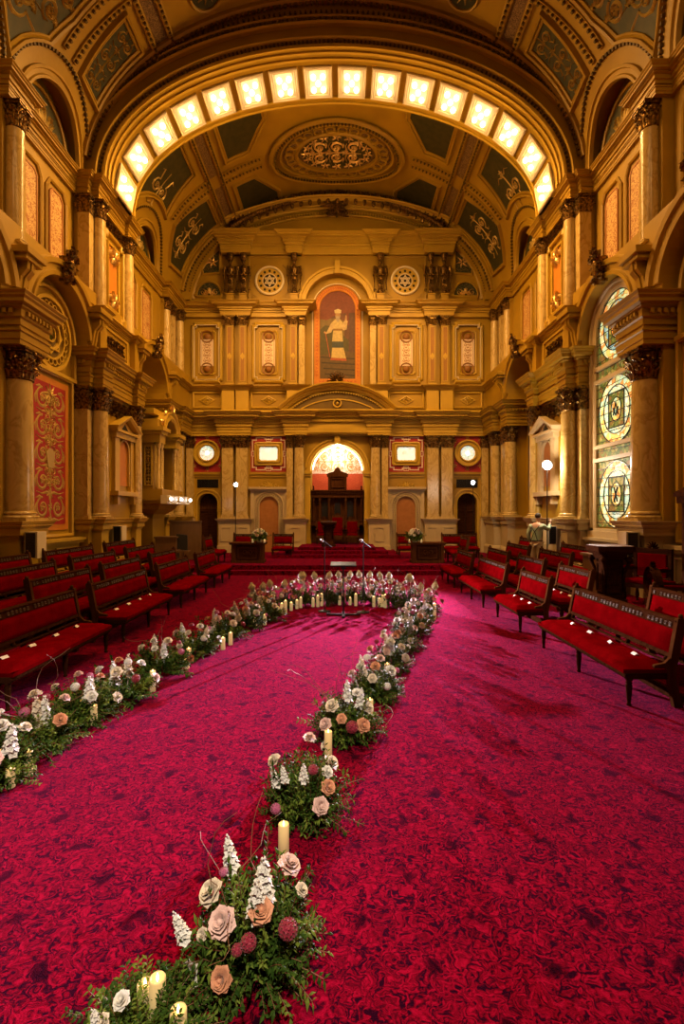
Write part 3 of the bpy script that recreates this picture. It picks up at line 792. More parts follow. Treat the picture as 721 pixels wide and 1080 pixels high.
# ---- attic figures, star medallions, lunettes
def caryatid(x, label):
    e = empty('statue', (x, YB-.2, Z5)); tag(e, label, 'statue')
    m = MB()
    m.box(-.17, .17, -.14, .18, 0, .42); m.box(-.2, .2, -.17, .18, .42, .48); m.build('pedestal', 'plaster', e)
    m = MB()
    m.lathe(0, 0, [(.07, .48), (.15, .52), (.16, .6), (.10, .75), (.12, .95), (.16, 1.15), (.15, 1.25), (.11, 1.4), (.14, 1.6), (.17, 1.72), (.12, 1.80), (.055, 1.86), (.06, 1.9)], 12, sy=.75)
    m.ball((0, -.02, 1.98), .085, .09, .11, 10, 7); m.lathe(0, 0, [(.09, 2.06), (.13, 2.12), (.10, 2.18), (.15, 2.26), (.17, 2.4)], 10)
    for s in (-1, 1):
        m.tube([(s*.15, 0, 1.72), (s*.21, -.05, 1.5), (s*.12, -.13, 1.34), (s*.02, -.15, 1.38)], .045, 6)
    m.ball((0, -.11, 1.2), .13, .06, .09, 8, 5)
    for k in range(5): m.tube([(-.1+.05*k, -.13, .62), (-.09+.045*k, -.13, .9), (-.06+.03*k, -.13, 1.2)], .02, 5)
    m.build('figure', 'gilt', e, smooth=True)
    m = MB()
    P = lambda u, v, w: (u, -.02-w, v)
    for s in (-1, 1):
        m.stroke(P, [(s*.13, 1.75), (s*.27, 1.8), (s*.31, 1.4), (s*.27, 1.0), (s*.30, .7)], .14, .05); m.spiral(P, s*.26, .66, .08, 0, 1.2, .05, .04)
    m.build('wings', 'gilt', e)
for s in (-1, 1):
    sd = 'left' if s < 0 else 'right'
    caryatid(s*2.03, 'single gilded winged figure bracket %s of the painting arch under the pediment' % sd)
    caryatid(s*4.43, 'inner gilded winged figure of the pair at the %s end of the pediment' % sd)
    caryatid(s*5.05, 'outer gilded winged figure of the pair at the %s end of the pediment' % sd)
    c = s*3.22; z = 13.2
    e = empty('star_medallion'); tag(e, 'round pierced medallion with a six pointed star, high up %s of the painting' % sd, 'medallion')
    m = MB(); m.poly(BM, arc(c, z, .62, 0, 360, 40)[:-1], 0, .03); m.build('disc', 'plaster_light', e)
    m = MB()
    m.mould(BM, arc(c, z, .60, 0, 360, 48)[:-1], [(0, .03), (0, .10), (-.04, .12), (-.09, .10), (-.10, 0)], True)
    m.mould(BM, arc(c, z, .32, 0, 360, 40)[:-1], [(0, .03), (0, .06), (-.03, .06), (-.03, .03)], True); m.build('ring', 'cream', e)
    m = MB()
    for k in range(12):
        a = 2*PI*k/12; m.poly(BM, arc(c+.47*cos(a), z+.47*sin(a), .062, 0, 360, 10)[:-1], .03, .04)
    m.poly(BM, arc(c, z, .30, 0, 360, 30)[:-1], .03, .035); m.build('holes', 'void', e)
    m = MB()
    for q in (90, 270):
        tri = [(c+.30*cos(R(q+120*k)), z+.30*sin(R(q+120*k))) for k in range(3)]
        m.mould(BM, tri, [(0, .035), (0, .07), (.045, .07), (.045, .035)], True)
    m.mould(BM, arc(c, z, .10, 0, 360, 16)[:-1], [(0, .035), (0, .06), (.03, .06), (.03, .035)], True)
    m.build('star', 'cream', e)
t = MB(); gr = MB()
for s in (-1, 1):
    c = s*3.22
    for u, v in ((-.8, .75), (.8, .75), (-.8, -.75), (.8, -.75)):
        k = .26; sx = 1 if u > 0 else -1; sz = 1 if v > 0 else -1
        t.mould(BM, [(c+u*1.05, 13.2+v*1.05), (c+u*1.05-sx*k, 13.2+v*1.05), (c+u*1.05, 13.2+v*1.05-sz*k)], [(0, 0), (0, .04), (.03*sx*sz, .04), (.03*sx*sz, 0)], True)
    t.mould(BM, rect(c-.95, c+.95, 12.2, 14.3), [(0, 0), (0, .05), (-.05, .06), (-.06, 0)], True)
    # half-round and wedge panels either side of the pediment
    c = s*6.1
    hm = [(c-.55, 12.5)]+[(c+.55*cos(PI-PI*i/16), 12.5+.62*sin(PI-PI*i/16)) for i in range(17)]+[(c+.55, 12.5)]
    gr.poly(BM, [(u, v) for u, v in hm], 0, .02); t.mould(BM, hm, [(0, 0), (0, .08), (.05, .09), (.10, .03), (.10, 0)], True)
    wd = [(s*5.62, 13.6), (s*5.62, 15.0), (s*6.0, 14.75), (s*6.42, 13.9), (s*6.35, 13.55)]
    gr.poly(BM, wd, 0, .02); t.mould(BM, wd, [(0, 0), (0, .08), (.04*s, .09), (.09*s, .03), (.09*s, 0)], True)
    t.mould(BM, [(s*6.95*cos(R(q)), Z5+.35+4.3*sin(R(q))) for q in range(0, 52, 4)], [(0, 0), (0, .07), (s*.05, .09), (s*.16, .03), (s*.16, 0)])
trim(t, 'plaster')
struct(gr.build('wall_green_field', 'green_gold'))
g = MB()
for s in (-1, 1):
    c = s*6.1; g.leafs(BM, c, 12.55, .3, 7, .12, .05, .03, 0, PI+.4)
    for h in (-1, 1): g.spiral(BM, c+h*.3, 12.66, .14, PI/2, 1.3, .06, .05, .03, hand=h)
    g.mball(BM, c, 12.75, .05, .08, .12, .06); g.leafs(BM, s*5.95, 14.1, .3, 6, .1, .04, .03)
trim(g, 'gilt_bright')
def crest(name, label, cx, cz, y0, hw, hh, m='gilt', M=BM):
    g = MB()
    g.mball(M, cx, cz, y0, hw*.22, hh*.32, .12, 12, 8)
    g.leafs(M, cx, cz+hh*.05, hh*.95, 9, hh*.22, .08, y0, a0=R(20), span=R(160))
    g.leafs(M, cx, cz, hh*.6, 10, hh*.2, .12, y0)
    for s in (-1, 1):
        g.spiral(M, cx+s*hw*.45, cz-hh*.15, hh*.28, PI/2, 1.4, hh*.12, .08, y0, hand=s)
        g.spiral(M, cx+s*hw*.72, cz-hh*.28, hh*.18, PI/2, 1.4, hh*.1, .06, y0, hand=s)
        g.stroke(M, [(cx+s*hw*.2, cz-hh*.4), (cx+s*hw*.6, cz-hh*.45), (cx+s*hw, cz-hh*.5)], hh*.14, .06, y0)
        g.spiral(M, cx+s*hw*.2, cz+hh*.35, hh*.18, 0, 1.2, hh*.1, .08, y0, hand=-s)
    return tag(g.build(name, m), label, 'ornament')
crest('crest_ornament', 'dark gilded leafy crest standing on the curved pediment below the painting', 0, 8.30, .42, .52, .50)
crest('cartouche', 'large dark gilded cartouche at the top centre of the great pediment', 0, 16.35, .60, .55, .85)

# ---- the painting
e = empty('painting'); tag(e, 'arched painting of a robed bearded priest on steps in an orange frame', 'painting')
P0 = -.33
m = MB(); pth = archpath(0, 8.62, 12.0, .85)
m.poly(BM, pth, P0, P0+.03); m.build('canvas', mat('canvas_bg', (.16, .055, .03), .6, col2=(.10, .04, .02), scale=3), e)
def pt(name, pts, col, lift, nm=None):
    mm = MB(); mm.poly(BM, pts, None, P0+.03+lift*.002)
    key = 'pt%s' % str(col)
    if key not in M_: M_[key] = mat('paint', col, .6, col2=tuple(c*.75 for c in col), scale=9)
    mm.build(name, key, e); return mm
pt('painted_sky', [(-.84, 9.9), (.3, 9.9), (.35, 11.4), (0, 11.55), (-.84, 11.5)], (.20, .13, .04), 1)
pt('painted_hill', [(-.84, 9.6), (.84, 9.6), (.84, 10.9), (.5, 10.5), (.1, 10.9), (-.3, 11.15), (-.6, 11.2), (-.84, 11.0)], (.09, .075, .02), 2)
pt('painted_steps', [(-.84, 8.63), (.84, 8.63), (.84, 9.95), (.3, 9.95), (-.84, 9.75)], (.13, .075, .022), 3)
for k in range(4): pt('painted_step_edge', [(-.84+.08*k, 9.7-.27*k), (.84, 9.62-.27*k), (.84, 9.56-.27*k), (-.84+.08*k, 9.64-.27*k)], (.05, .03, .012), 4)
pt('painted_curtain', [(-.84, 12.0)]+[(.84*cos(PI-PI*i/14), 12.0+.84*sin(PI-PI*i/14)) for i in range(15)]+[(.84, 11.1), (.5, 11.2), (.4, 11.8), (-.1, 11.7), (-.5, 11.45), (-.84, 11.5)], (.20, .045, .022), 4)
pt('painted_pillar', [(.55, 9.9), (.84, 9.9), (.84, 11.8), (.55, 11.8)], (.12, .05, .03), 5)
pt('painted_skirt', [(-.30, 9.62), (.42, 9.58), (.30, 10.1), (.24, 10.5), (-.24, 10.5), (-.26, 10.1)], (.62, .46, .17), 6)
pt('painted_hem', [(-.34, 9.52), (.44, 9.48), (.43, 9.60), (-.32, 9.64)], (.45, .10, .03), 7)
pt('painted_apron', [(-.26, 10.12), (.30, 10.12), (.27, 10.45), (-.25, 10.45)], (.06, .07, .06), 7)
pt('painted_robe', [(-.26, 10.42), (.27, 10.42), (.22, 11.0), (.26, 11.32), (.12, 11.50), (-.1, 11.50), (-.3, 11.30), (-.20, 10.98)], (.60, .45, .18), 8)
pt('painted_sash', [(-.21, 10.94), (.23, 10.94), (.22, 11.04), (-.2, 11.04)], (.30, .16, .04), 9)
pt('painted_sleeve', [(-.3, 11.3), (-.14, 11.2), (-.3, 10.85), (-.56, 10.78), (-.46, 11.0)], (.58, .42, .2), 9)
pt('painted_sleeve', [(.26, 11.3), (.14, 11.15), (.3, 10.95), (.44, 11.0), (.5, 11.4), (.4, 11.5)], (.58, .42, .2), 9)
pt('painted_hand', [(.36, 11.45), (.46, 11.45), (.45, 11.68), (.38, 11.68)], (.5, .27, .13), 9)
pt('painted_hand', [(-.66, 10.84), (-.54, 10.78), (-.52, 10.86), (-.62, 10.92)], (.5, .27, .13), 9)
pt('painted_staff', [(-.6, 10.85), (-.56, 10.85), (-.34, 9.66), (-.38, 9.66)], (.45, .1, .03), 8)
pt('painted_head', arc(0.02, 11.66, .13, 0, 360, 16, .17)[:-1], (.42, .24, .11), 10)
pt('painted_beard', [(-.09, 11.64), (.13, 11.64), (.10, 11.42), (.02, 11.34), (-.06, 11.42)], (.40, .32, .22), 11)
pt('painted_hat', [(-.13, 11.78), (.17, 11.78), (.19, 11.93), (.02, 11.99), (-.15, 11.93)], (.62, .5, .26), 11)
m = MB(); m.mould(BM, archpath(0, 8.62, 12.0, .85), [(0, P0), (0, P0+.07), (.04, P0+.09), (.06, P0+.06), (.22, P0+.06), (.24, P0+.09), (.27, P0+.09), (.27, P0)])
m.mould(BM, [(-1.12, 8.62), (1.12, 8.62)], [(0, P0), (0, P0+.06), (-.24, P0+.06), (-.27, P0+.09), (-.27, P0)]); m.mi = 1
for a_, b_ in [(q, q2) for q, q2 in zip(archpath(0, 8.7, 12.0, .99, 26), archpath(0, 8.7, 12.0, .99, 26)[1:])]:
    L = math.hypot(b_[0]-a_[0], b_[1]-a_[1]); n = max(1, int(L/.17))
    for k in range(n):
        t_ = (k+.5)/n; u, v = a_[0]+(b_[0]-a_[0])*t_, a_[1]+(b_[1]-a_[1])*t_; m.leafs(BM, u, v, .07, 3, .035, .015, P0+.06, a0=k)
for k in range(11): m.leafs(BM, -.85+.17*k, 8.49, .07, 3, .035, .015, P0+.06, a0=k)
m.build('frame', ['orange', mat('deep_red', (.45, .05, .02), .5)], e)
m = MB(); m.mould(BM, archpath(0, 8.35, 12.0, 1.18), [(0, P0), (0, P0+.05), (.04, P0+.05), (.04, P0)]); m.mould(BM, [(-1.22, 8.33), (1.22, 8.33)], [(0, P0), (0, P0+.05), (-.04, P0+.05), (-.04, P0)]); m.build('fillet', 'cream', e)
# ================================================================== SIDE WALLS
AF = .35            # arcade face, 0.35 m out from the recessed wall
XU = 7.6            # upper storey wall
BAYS = [(7.6, 11.45, 9.6, 1.33), (11.45, 14.7, 13.28, 1.33), (18.0, 21.4, 19.7, 1.4)]
PLAN_PIER = [(7.4, 14.65), (7.02, 14.65), (7.02, 14.85), (6.74, 14.85), (6.74, 15.35), (6.92, 15.35), (6.92, 17.35), (6.74, 17.35), (6.74, 17.85), (7.02, 17.85), (7.02, 18.1), (7.4, 18.1)]
PLAN_COL = [(7.4, 10.98), (6.70, 10.98), (6.70, 11.92), (7.4, 11.92)]
PLAN_CORNER = [(8.0, 21.35), (7.12, 21.35), (7.12, 22.0), (7.28, 22.0), (7.28, 22.75), (6.95, 22.75), (6.95, 24.4)]
UP_PLAN = [(7.55, 2.0), (7.55, 11.35), (7.18, 11.35), (7.18, 12.05), (7.55, 12.05), (7.55, 14.9), (7.2, 14.9), (7.2, 15.1), (6.98, 15.1), (6.98, 15.6), (7.1, 15.6), (7.1, 17.2), (6.98, 17.2), (6.98, 17.75), (7.55, 17.9), (7.55, 22.0), (7.3, 22.0), (7.3, 24.35)]
def offs(plan, d):
    """grow an open plan outward"""
    out = []; n = len(plan)
    for i in range(n):
        p = Vector(plan[i]); d1 = (p-Vector(plan[i-1])).normalized() if i > 0 else None; d2 = (Vector(plan[i+1])-p).normalized() if i < n-1 else None
        d1 = d1 or d2; d2 = d2 or d1
        n1 = Vector((-d1.y, d1.x)); n2 = Vector((-d2.y, d2.x)); t = (n1+n2).normalized(); q = max(.35, t.dot(n1)); p = p+t/q*d; out.append((p.x, p.y))
    return out
def solid(mb, plan, z0, z1, side, cap=True):
    pts = [(side*x, y) for x, y in plan]
    mb.strip([(x, y, z0) for x, y in pts], [(x, y, z1) for x, y in pts])
    if cap:
        for z in (z0, z1): mb.add([(x, y, z) for x, y in pts], [tuple(range(len(pts)))])
def console(mb, S, u, z0, z1, w, wd=.32, dp=.34):
    for k in range(3):
        uu = u+(k-1)*wd*.3
        pr = [(0, z0), (dp*.30, z0+.02), (dp*.42, z0+(z1-z0)*.3), (dp*.55, z0+(z1-z0)*.6), (dp*.95, z0+(z1-z0)*.8), (dp, z1), (0, z1)]
        hw = wd*(.16 if k != 1 else .12); ex = .03 if k == 1 else 0
        a = [S(uu-hw, z, w+x+ex) for x, z in pr]; b = [S(uu+hw, z, w+x+ex) for x, z in pr]
        mb.strip(a, b, True); mb.add(a, [tuple(range(len(a)))]); mb.add(b, [tuple(range(len(b)))])
    mb.mbox(S, u-wd*.55, u+wd*.55, z0+.1, z1, w, w+dp*.3)
SIDEN = {-1: 'left', 1: 'right'}
for side in (-1, 1):
    sd = SIDEN[side]; S = SM(side); lf = side < 0
    fl = lambda plan: [(side*x, y) for x, y in plan]
    w = MB()
    w.mbox(S, -3, 18.1, 0, 8.65, -.2, 0); w.mbox(S, 18.1, YB, 0, 8.65, -.8, -.6)
    w.add([S(18.05, 0, 0), S(18.05, 8.65, 0), S(18.05, 8.65, -.6), S(18.05, 0, -.6)], [(0, 1, 2, 3)])
    for a, b, c, r in BAYS: wall_arch(w, S, a, b, Z2-.02, 8.65, c, Z2+.05, r, AF, -.6 if c > 18 else 0)
    for a, b in ((14.7, 18.0), (21.4, YB), (-3, 7.6)): w.mbox(S, a, b, Z2-.02 if b < 8 or a > 20 else 0, 8.65, 0, AF)
    w.mbox(S, 11.0, 11.9, 0, Z2, 0, .28)
    w.mbox(S, 2, 7.2, 0, Z2, 0, .3); w.mbox(S, 7.2, 8.2, 0, Z2, 0, .5)
    solid(w, offs(PLAN_PIER, -.06), 0, Z1, side)
    solid(w, offs(PLAN_CORNER, -.25), 0, Z1, side)
    solid(w, offs(PLAN_PIER, -.08), Z2-.02, Z3, side)
    solid(w, [(7.6, 14.95), (7.15, 14.95), (7.15, 17.85), (7.6, 17.85)], Z3, Z5, side)
    solid(w, [(7.6, 11.4), (7.35, 11.4), (7.35, 12.0), (7.6, 12.0)], Z3, Z5, side)
    solid(w, [(7.6, 22.05), (7.45, 22.05), (7.45, 24.4), (7.6, 24.4)], Z3, Z5, side)
    U = SM(side, XU)
    w.mbox(U, -3, YB, 8.65, Z5+.02, -.2, 0)
    w.mbox(U, -3, YB, 8.57, 8.64, 0, .545)
    struct(w.build('wall_'+sd, 'plaster'))
    # ------------------------------------------------ mouldings
    t = MB()
    for plan in (PLAN_PIER, PLAN_COL, PLAN_CORNER):
        p = fl(plan); solid(t, plan, Z1, Z2, side)
        cornice(t, p, Z1, Z1+.32, .5, lf, ARCHI); cornice(t, p, Z1+.32, Z2, .75, lf)
        dentil_row(t, p, Z1+.62, .12, .07, (-1 if lf else 1)*.15)
    # attic and sill over the pier and the corner
    for plan in (PLAN_PIER, PLAN_CORNER):
        p = fl(offs(plan, -.08)); cornice(t, p, Z2, Z2+.14, .3, lf, [(0, 0), (.3, 0), (.3, .5), (.05, 1), (0, 1)]); cornice(t, p, Z3-.22, Z3, .45, lf)
        solid(t, offs(plan, -.1), Z3-.1, Z3, side)
    p = fl(UP_PLAN)
    cornice(t, p, Z4, Z4+.16, .35, lf, ARCHI); cornice(t, p, Z4+.16, Z5, .62, lf)
    pc = [(side*8.1, 2.0)]+p+[(side*8.1, 24.35)]
    t.strip([(x, y, Z4) for x, y in p], [(side*7.7, y, Z4) for x, y in p]); t.strip([(x, y, Z5) for x, y in p], [(side*7.7, y, Z5) for x, y in p])
    # arch labels
    for a, b, c, r in BAYS:
        pts = arc(c, Z2+.05, r, 172, 8, 30)
        t.mould(S, pts, [(0, AF), (0, AF+.10), (.1, AF+.12), (.12, AF+.07), (.26, AF+.07), (.28, AF+.15), (.4, AF+.17), (.44, AF)])
    # string course linking the labels over the columns
    for u in (11.45, 14.82, 18.0, 21.42, 7.7):
        console(t, S, u, Z2+.08, 7.75, AF)
        t.mbox(S, u-.30, u+.30, 7.75, 7.86, AF, AF+.40); t.mbox(S, u-.36, u+.36, 7.86, 8.0, AF, AF+.47)
    # upper wall panels (frames)
    PAN = [(8.5, 9.35), (10.1, 11.0), (12.35, 13.2), (13.55, 14.4), (18.35, 19.35), (19.9, 20.9)]
    for a, b in PAN:
        k = .14; z0, z1 = 8.85, 11.05
        pts = [(a+k, z0), (b-k, z0), (b, z0+k*1.5), (b, z1-k*1.5), (b-k, z1), (a+k, z1), (a, z1-k*1.5), (a, z0+k*1.5)]
        t.mould(U, pts, [(0, 0), (0, .05), (-.04, .08), (-.09, .04), (-.09, 0)], True)
    # pedestals
    trim(t, 'plaster')
    t = MB()
    for plan in (offs(PLAN_PIER, .06), offs(PLAN_COL, .06), offs(PLAN_CORNER, .06)):
        p = fl(plan); solid(t, plan, .1, .62, side); solid(t, offs(plan, -.08), .6, 1.72, side); solid(t, plan, 1.7, 2.0, side)
        cornice(t, fl(offs(plan, -.08)), 1.62, 2.0, .42, lf)
        cornice(t, fl(offs(plan, -.08)), .6, .72, .3, lf, [(0, 0), (.3, 0), (.2, .6), (0, 1)])
    for a, b in ((10.98, 11.92),):
        t.mould(S, rect(a+.2, b-.2, .85, 1.5), [(0, .68), (0, .72), (-.05, .72), (-.05, .68)], True)
    # sills and wainscot of the recessed bays
    for a, b in ((8.2, 10.95), (11.95, 14.62)):
        t.mbox(S, a, b, 0, 1.35, 0, .12); t.mbox(S, a, b, 1.35, 1.42, 0, .26); t.mbox(S, a, b, 1.42, 1.5, 0, .32)
        for k in range(2):
            q = (b-a)/2; t.mould(S, rect(a+q*k+.15, a+q*(k+1)-.15, .5, 1.2), [(0, .12), (0, .16), (-.05, .16), (-.05, .12)], True)
    trim(t, 'stone' if side > 0 else 'plaster_light')
    # ------------------------------------------------ columns
    column(side*7.0, 11.45, 2.0, Z1, .30, .68, 'largest and nearest round marble column with gilded capital against the %s wall' % sd)
    column(side*6.86, 15.02, 2.0, Z1, .225, .66, 'round marble column at the near end of the %s wall pier with the small niche' % sd)
    column(side*7.22, 14.78, 2.0, Z1, .20, .66, 'flat marble pilaster on the camera facing side of the %s wall pier' % sd, square=True)
    column(side*6.88, 17.62, 2.0, Z1, .215, .66, 'round marble column at the far end of the %s wall pier' % sd)
    column(side*7.34, 21.68, 2.0, Z1, .27, .64, 'nearer round marble column of the lower cluster in the far %s corner' % sd)
    column(side*7.42, 22.4, 2.0, Z1, .2, .64, 'flat pilaster between the two round columns in the far %s corner, lower storey' % sd, square=True)
    column(side*7.15, 23.1, 2.0, Z1, .235, .62, 'farther round marble column of the lower cluster in the far %s corner' % sd)
    column(side*7.24, 11.7, Z3+.1, Z4, .21, .55, 'upper round marble column above the nearest big column on the %s wall' % sd)
    column(side*7.05, 15.35, Z3, Z4, .19, .52, 'upper round column at the near end of the %s pier beneath the lighted arch' % sd)
    column(side*7.30, 15.06, Z3, Z4, .17, .52, 'upper flat pilaster beside the round one on the %s pier under the lighted arch' % sd, square=True)
    column(side*7.08, 17.48, Z3, Z4, .19, .52, 'upper round column at the far end of the %s pier beneath the lighted arch' % sd)
    column(side*7.44, 22.3, Z3, Z4, .2, .48, 'nearer upper round column of the far %s corner cluster' % sd)
    column(side*7.46, 22.95, Z3, Z4, .17, .48, 'upper flat pilaster between the round columns in the far %s corner' % sd, square=True)
    column(side*7.26, 23.6, Z3, Z4, .2, .48, 'farther upper round column of the far %s corner cluster' % sd)
    # gilded keystones, pier friezes
    for c, lb in ((9.6, 'nearest arch'), (13.28, 'middle arch'), (19.7, 'far arch')):
        g = MB(); z = 8.5
        g.mball(S, c, z+.05, AF+.22, .14, .30, .14, 10, 7)
        for k in range(3): g.leafs(S, c, z-.1+.22*k, .30-.04*k, 7, .12, .09, AF+.18+.06*k, a0=.4*k)
        for h in (-1, 1): g.spiral(S, c+h*.16, z+.32, .12, 0, 1.4, .07, .08, AF+.25, hand=h); g.spiral(S, c+h*.14, z-.25, .10, 0, 1.4, .06, .08, AF+.2, hand=-h)
        g.mbox(S, c-.12, c+.12, z-.35, z+.3, AF, AF+.2)
        tag(g.build('cartouche', 'gilt'), 'dark gilded leafy keystone cartouche on the %s of the %s wall' % (lb, sd), 'ornament')
    P = SM(side, 6.98)
    g = MB(); g.rinceau(P, 16.35, 5.45, .95, .26, .09, 0, axis='u', cells=5)
    P2 = SM(side, 7.15); g.rinceau(P2, 16.4, 11.18, .85, .22, .08, 0, axis='u', cells=5)
    P3 = SM(side, 7.0); g.rinceau(P3, 16.35, 7.45, .6, .2, .06, 0, axis='u', cells=3)
    trim(g, 'gilt')
    t = MB(); t.mould(P3, rect(15.6, 17.1, 7.15, 7.8), [(0, 0), (0, .05), (-.06, .06), (-.08, 0)], True)
    trim(t, 'plaster_light')
    # niche aedicule on the pier
    e = empty('pier_niche'); tag(e, 'small pedimented wall niche with an arched back on the %s wall pier' % sd, 'niche')
    m = MB(); c = 16.75
    wp = archpath(c, 3.05, 4.15, .36)
    m.mbox(P, c-.75, c-.42, 2.85, 4.62, 0, .12); m.mbox(P, c+.42, c+.75, 2.85, 4.62, 0, .12)
    m.mbox(P, c-.8, c+.8, 4.55, 4.72, 0, .18); m.mbox(P, c-.88, c+.88, 4.72, 4.8, 0, .26)
    m.mould(P, [(c-.92, 4.78), (c, 5.2), (c+.92, 4.78)], [(0, 0), (0, .26), (.09, .32), (.12, .32), (.12, 0)])
    m.poly(P, [(c-.85, 4.8), (c+.85, 4.8), (c, 5.16)], 0, .1)
    m.mbox(P, c-.85, c+.85, 2.72, 2.86, 0, .26)
    for h in (-1, 1): m.mbox(P, c+h*.62-.08, c+h*.62+.08, 2.45, 2.72, 0, .18)
    m.mould(P, wp, [(0, 0), (0, .09), (.05, .10), (.08, 0)]); m.build('surround', 'plaster_light' if side < 0 else 'stone', e)
    m = MB(); m.poly(P, wp, 0, .015); m.build('niche_back', 'orange' if side < 0 else 'salmon', e)
    m = MB(); m.fan(P, [(c-.28, 4.84), (c+.28, 4.84), (c, 5.06)], .11); m.build('tympanum', 'void', e)
    # upper pier panel
    e = empty('wall_panel'); tag(e, 'tall orange panel with gilded scrolls on the upper %s pier under the lighted arch' % sd, 'panel')
    m = MB(); c = 16.4; m.mbox(P2, c-.30, c+.30, 8.75, 10.6, 0, .03); m.build('field', 'orange', e)
    m = MB(); m.mould(P2, notched(c-.62, c+.62, 8.4, 10.9, .16), [(0, 0), (0, .1), (-.05, .13), (-.12, .07), (-.12, 0)], True)
    m.mould(P2, rect(c-.34, c+.34, 8.7, 10.65), [(0, 0), (0, .07), (-.05, .08), (-.07, 0)], True); m.build('frame', 'plaster_light', e)
    m = MB()
    for z in (8.95, 10.35): m.leafs(P2, c, z, .3, 8, .12, .08, .05); m.spiral(P2, c-.22, z, .14, 0, 1.3, .06, .08, .05); m.spiral(P2, c+.22, z, .14, PI, 1.3, .06, .08, .05, -1)
    m.build('scrollwork', 'gilt_bright', e)
    # fretwork panels of the upper wall
    for i, (a, b) in enumerate(PAN):
        e = empty('wall_panel'); k = .10; a2, b2, z0, z1 = a+.15, b-.15, 9.02, 10.88
        pts = [(a2+k, z0), (b2-k, z0), (b2, z0+k), (b2, z1-k), (b2-k, z1), (a2+k, z1), (a2, z1-k), (a2, z0+k)]
        m = MB(); m.poly(U, pts, 0, .025); m.build('field', 'fret_orange', e)
        m = MB(); m.mould(U, pts, [(0, 0), (0, .04), (-.05, .04), (-.05, 0)], True); m.build('border', 'salmon', e)
        tag(e, 'upright orange fretwork panel on the %s wall, %s of two above the %s arch' % (sd, ('nearer', 'farther')[i % 2], ('nearest', 'middle', 'far')[i//2]), 'panel')
    # loudspeakers on brackets
    for u, lb, wx in ((11.2, 'nearest column', .80), (15.9, 'small niche', .60)):
        e = empty('loudspeaker'); tag(e, 'cream box loudspeaker with black grille on the %s wall by the %s' % (sd, lb), 'loudspeaker')
        m = MB(); m.mbox(S, u-.17, u+.17, 1.2, 1.77, wx-.02, wx+.26); m.build('cabinet', 'cream', e)
        m = MB(); m.mbox(S, u-.20, u-.17, 1.22, 1.75, wx+.02, wx+.22)
        for k in range(8): m.mbox(S, u-.21, u-.20, 1.25+k*.06, 1.27+k*.06, wx+.03, wx+.21)
        m.build('grille', 'black', e)

# ------------------------------------------------ rosettes, tapestry panels, stained glass
def rosette(side, u, z, r, label, w0=0):
    S = SM(side); w0 = -.58 if u > 18 else 0; e = empty('rosette'); tag(e, label, 'rosette')
    m = MB(); m.poly(S, arc(u, z, r, 0, 360, 40)[:-1], w0, w0+.02); m.build('field', 'plaster_dark', e)
    m = MB()
    for rr, wd, h in ((r, .09, .1), (r*.72, .05, .08), (r*.42, .06, .09), (r*.22, .04, .07)):
        m.mould(S, arc(u, z, rr, 0, 360, 40)[:-1], [(0, w0), (0, w0+h), (-wd, w0+h), (-wd, w0)], True)
    for k in range(24):
        a = 2*PI*k/24; m.mould(S, arc(u+r*.84*cos(a), z+r*.84*sin(a), r*.085, 0, 360, 8)[:-1], [(0, w0), (0, w0+.07), (-.025, w0+.07), (-.025, w0)], True)
    for q in (0, 45):
        m.mould(S, [(u+r*.64*cos(R(q+90*k)), z+r*.64*sin(R(q+90*k))) for k in range(4)], [(0, w0), (0, w0+.07), (.05, w0+.07), (.05, w0)], True)
    m.build('tracery', 'plaster_light', e)
    m = MB(); m.leafs(S, u, z, r*.2, 8, .06, .03, w0+.03); m.build('boss', 'leaf_light', e)
def wall_tapestry(side, a, b, label):
    S = SM(side); e = empty('ornamental_panel'); tag(e, label, 'panel')
    z0, z1 = 1.72, 5.68
    m = MB(); m.mbox(S, a, b, z0, z1, 0, .03); m.build('border', 'orange', e)
    m = MB(); m.mbox(S, a+.16, b-.16, z0+.16, z1-.16, .03, .04); m.build('field', 'red_wall', e)
    m = MB(); m.rinceau(S, (a+b)/2, (z0+z1)/2, (b-a)/2-.20, (z1-z0)/2-.24, .010, .04, cells=5); m.rinceau(S, (a+b)/2, (z0+z1)/2+.35, .26, (z1-z0)/2-.8, .012, .04, cells=9)
    c = (a+b)/2
    m.poly(S, [(c-.12, 3.35), (c+.12, 3.35), (c+.2, 3.75), (c+.06, 3.85), (c-.06, 3.85), (c-.2, 3.75)], .04, .06)
    m.leafs(S, c, z1-.45, .3, 9, .1, .02, .04); m.build('arabesque', 'gold_paint', e)
    m = MB(); m.mould(S, rect(a-.1, b+.1, z0-.1, z1+.1), [(0, 0), (0, .08), (-.06, .10), (-.10, .05), (-.10, 0)], True)
    m.build('frame', 'plaster_light', e)
wall_tapestry(-1, 12.42, 14.2, 'tall red panel with gold arabesques on the left wall past the big column')
wall_tapestry(-1, 8.5, 10.6, 'tall red arabesque panel on the left wall nearer than the big column')
wall_tapestry(1, 8.6, 10.72, 'red arabesque panel at the right edge beyond the nearest right column')
rosette(-1, 13.3, 6.85, .86, 'large pierced stucco rosette in the arch over the tall red panel, left wall')
rosette(-1, 19.7, 6.85, .86, 'pierced stucco rosette in the far left arch above the organ gallery')
rosette(-1, 9.55, 6.85, .86, 'pierced stucco rosette in the nearest left arch')
rosette(1, 9.6, 6.85, .9, 'pierced stucco rosette in the nearest right arch')
rosette(1, 19.7, 6.85, .86, 'pierced stucco rosette in the far right arch')
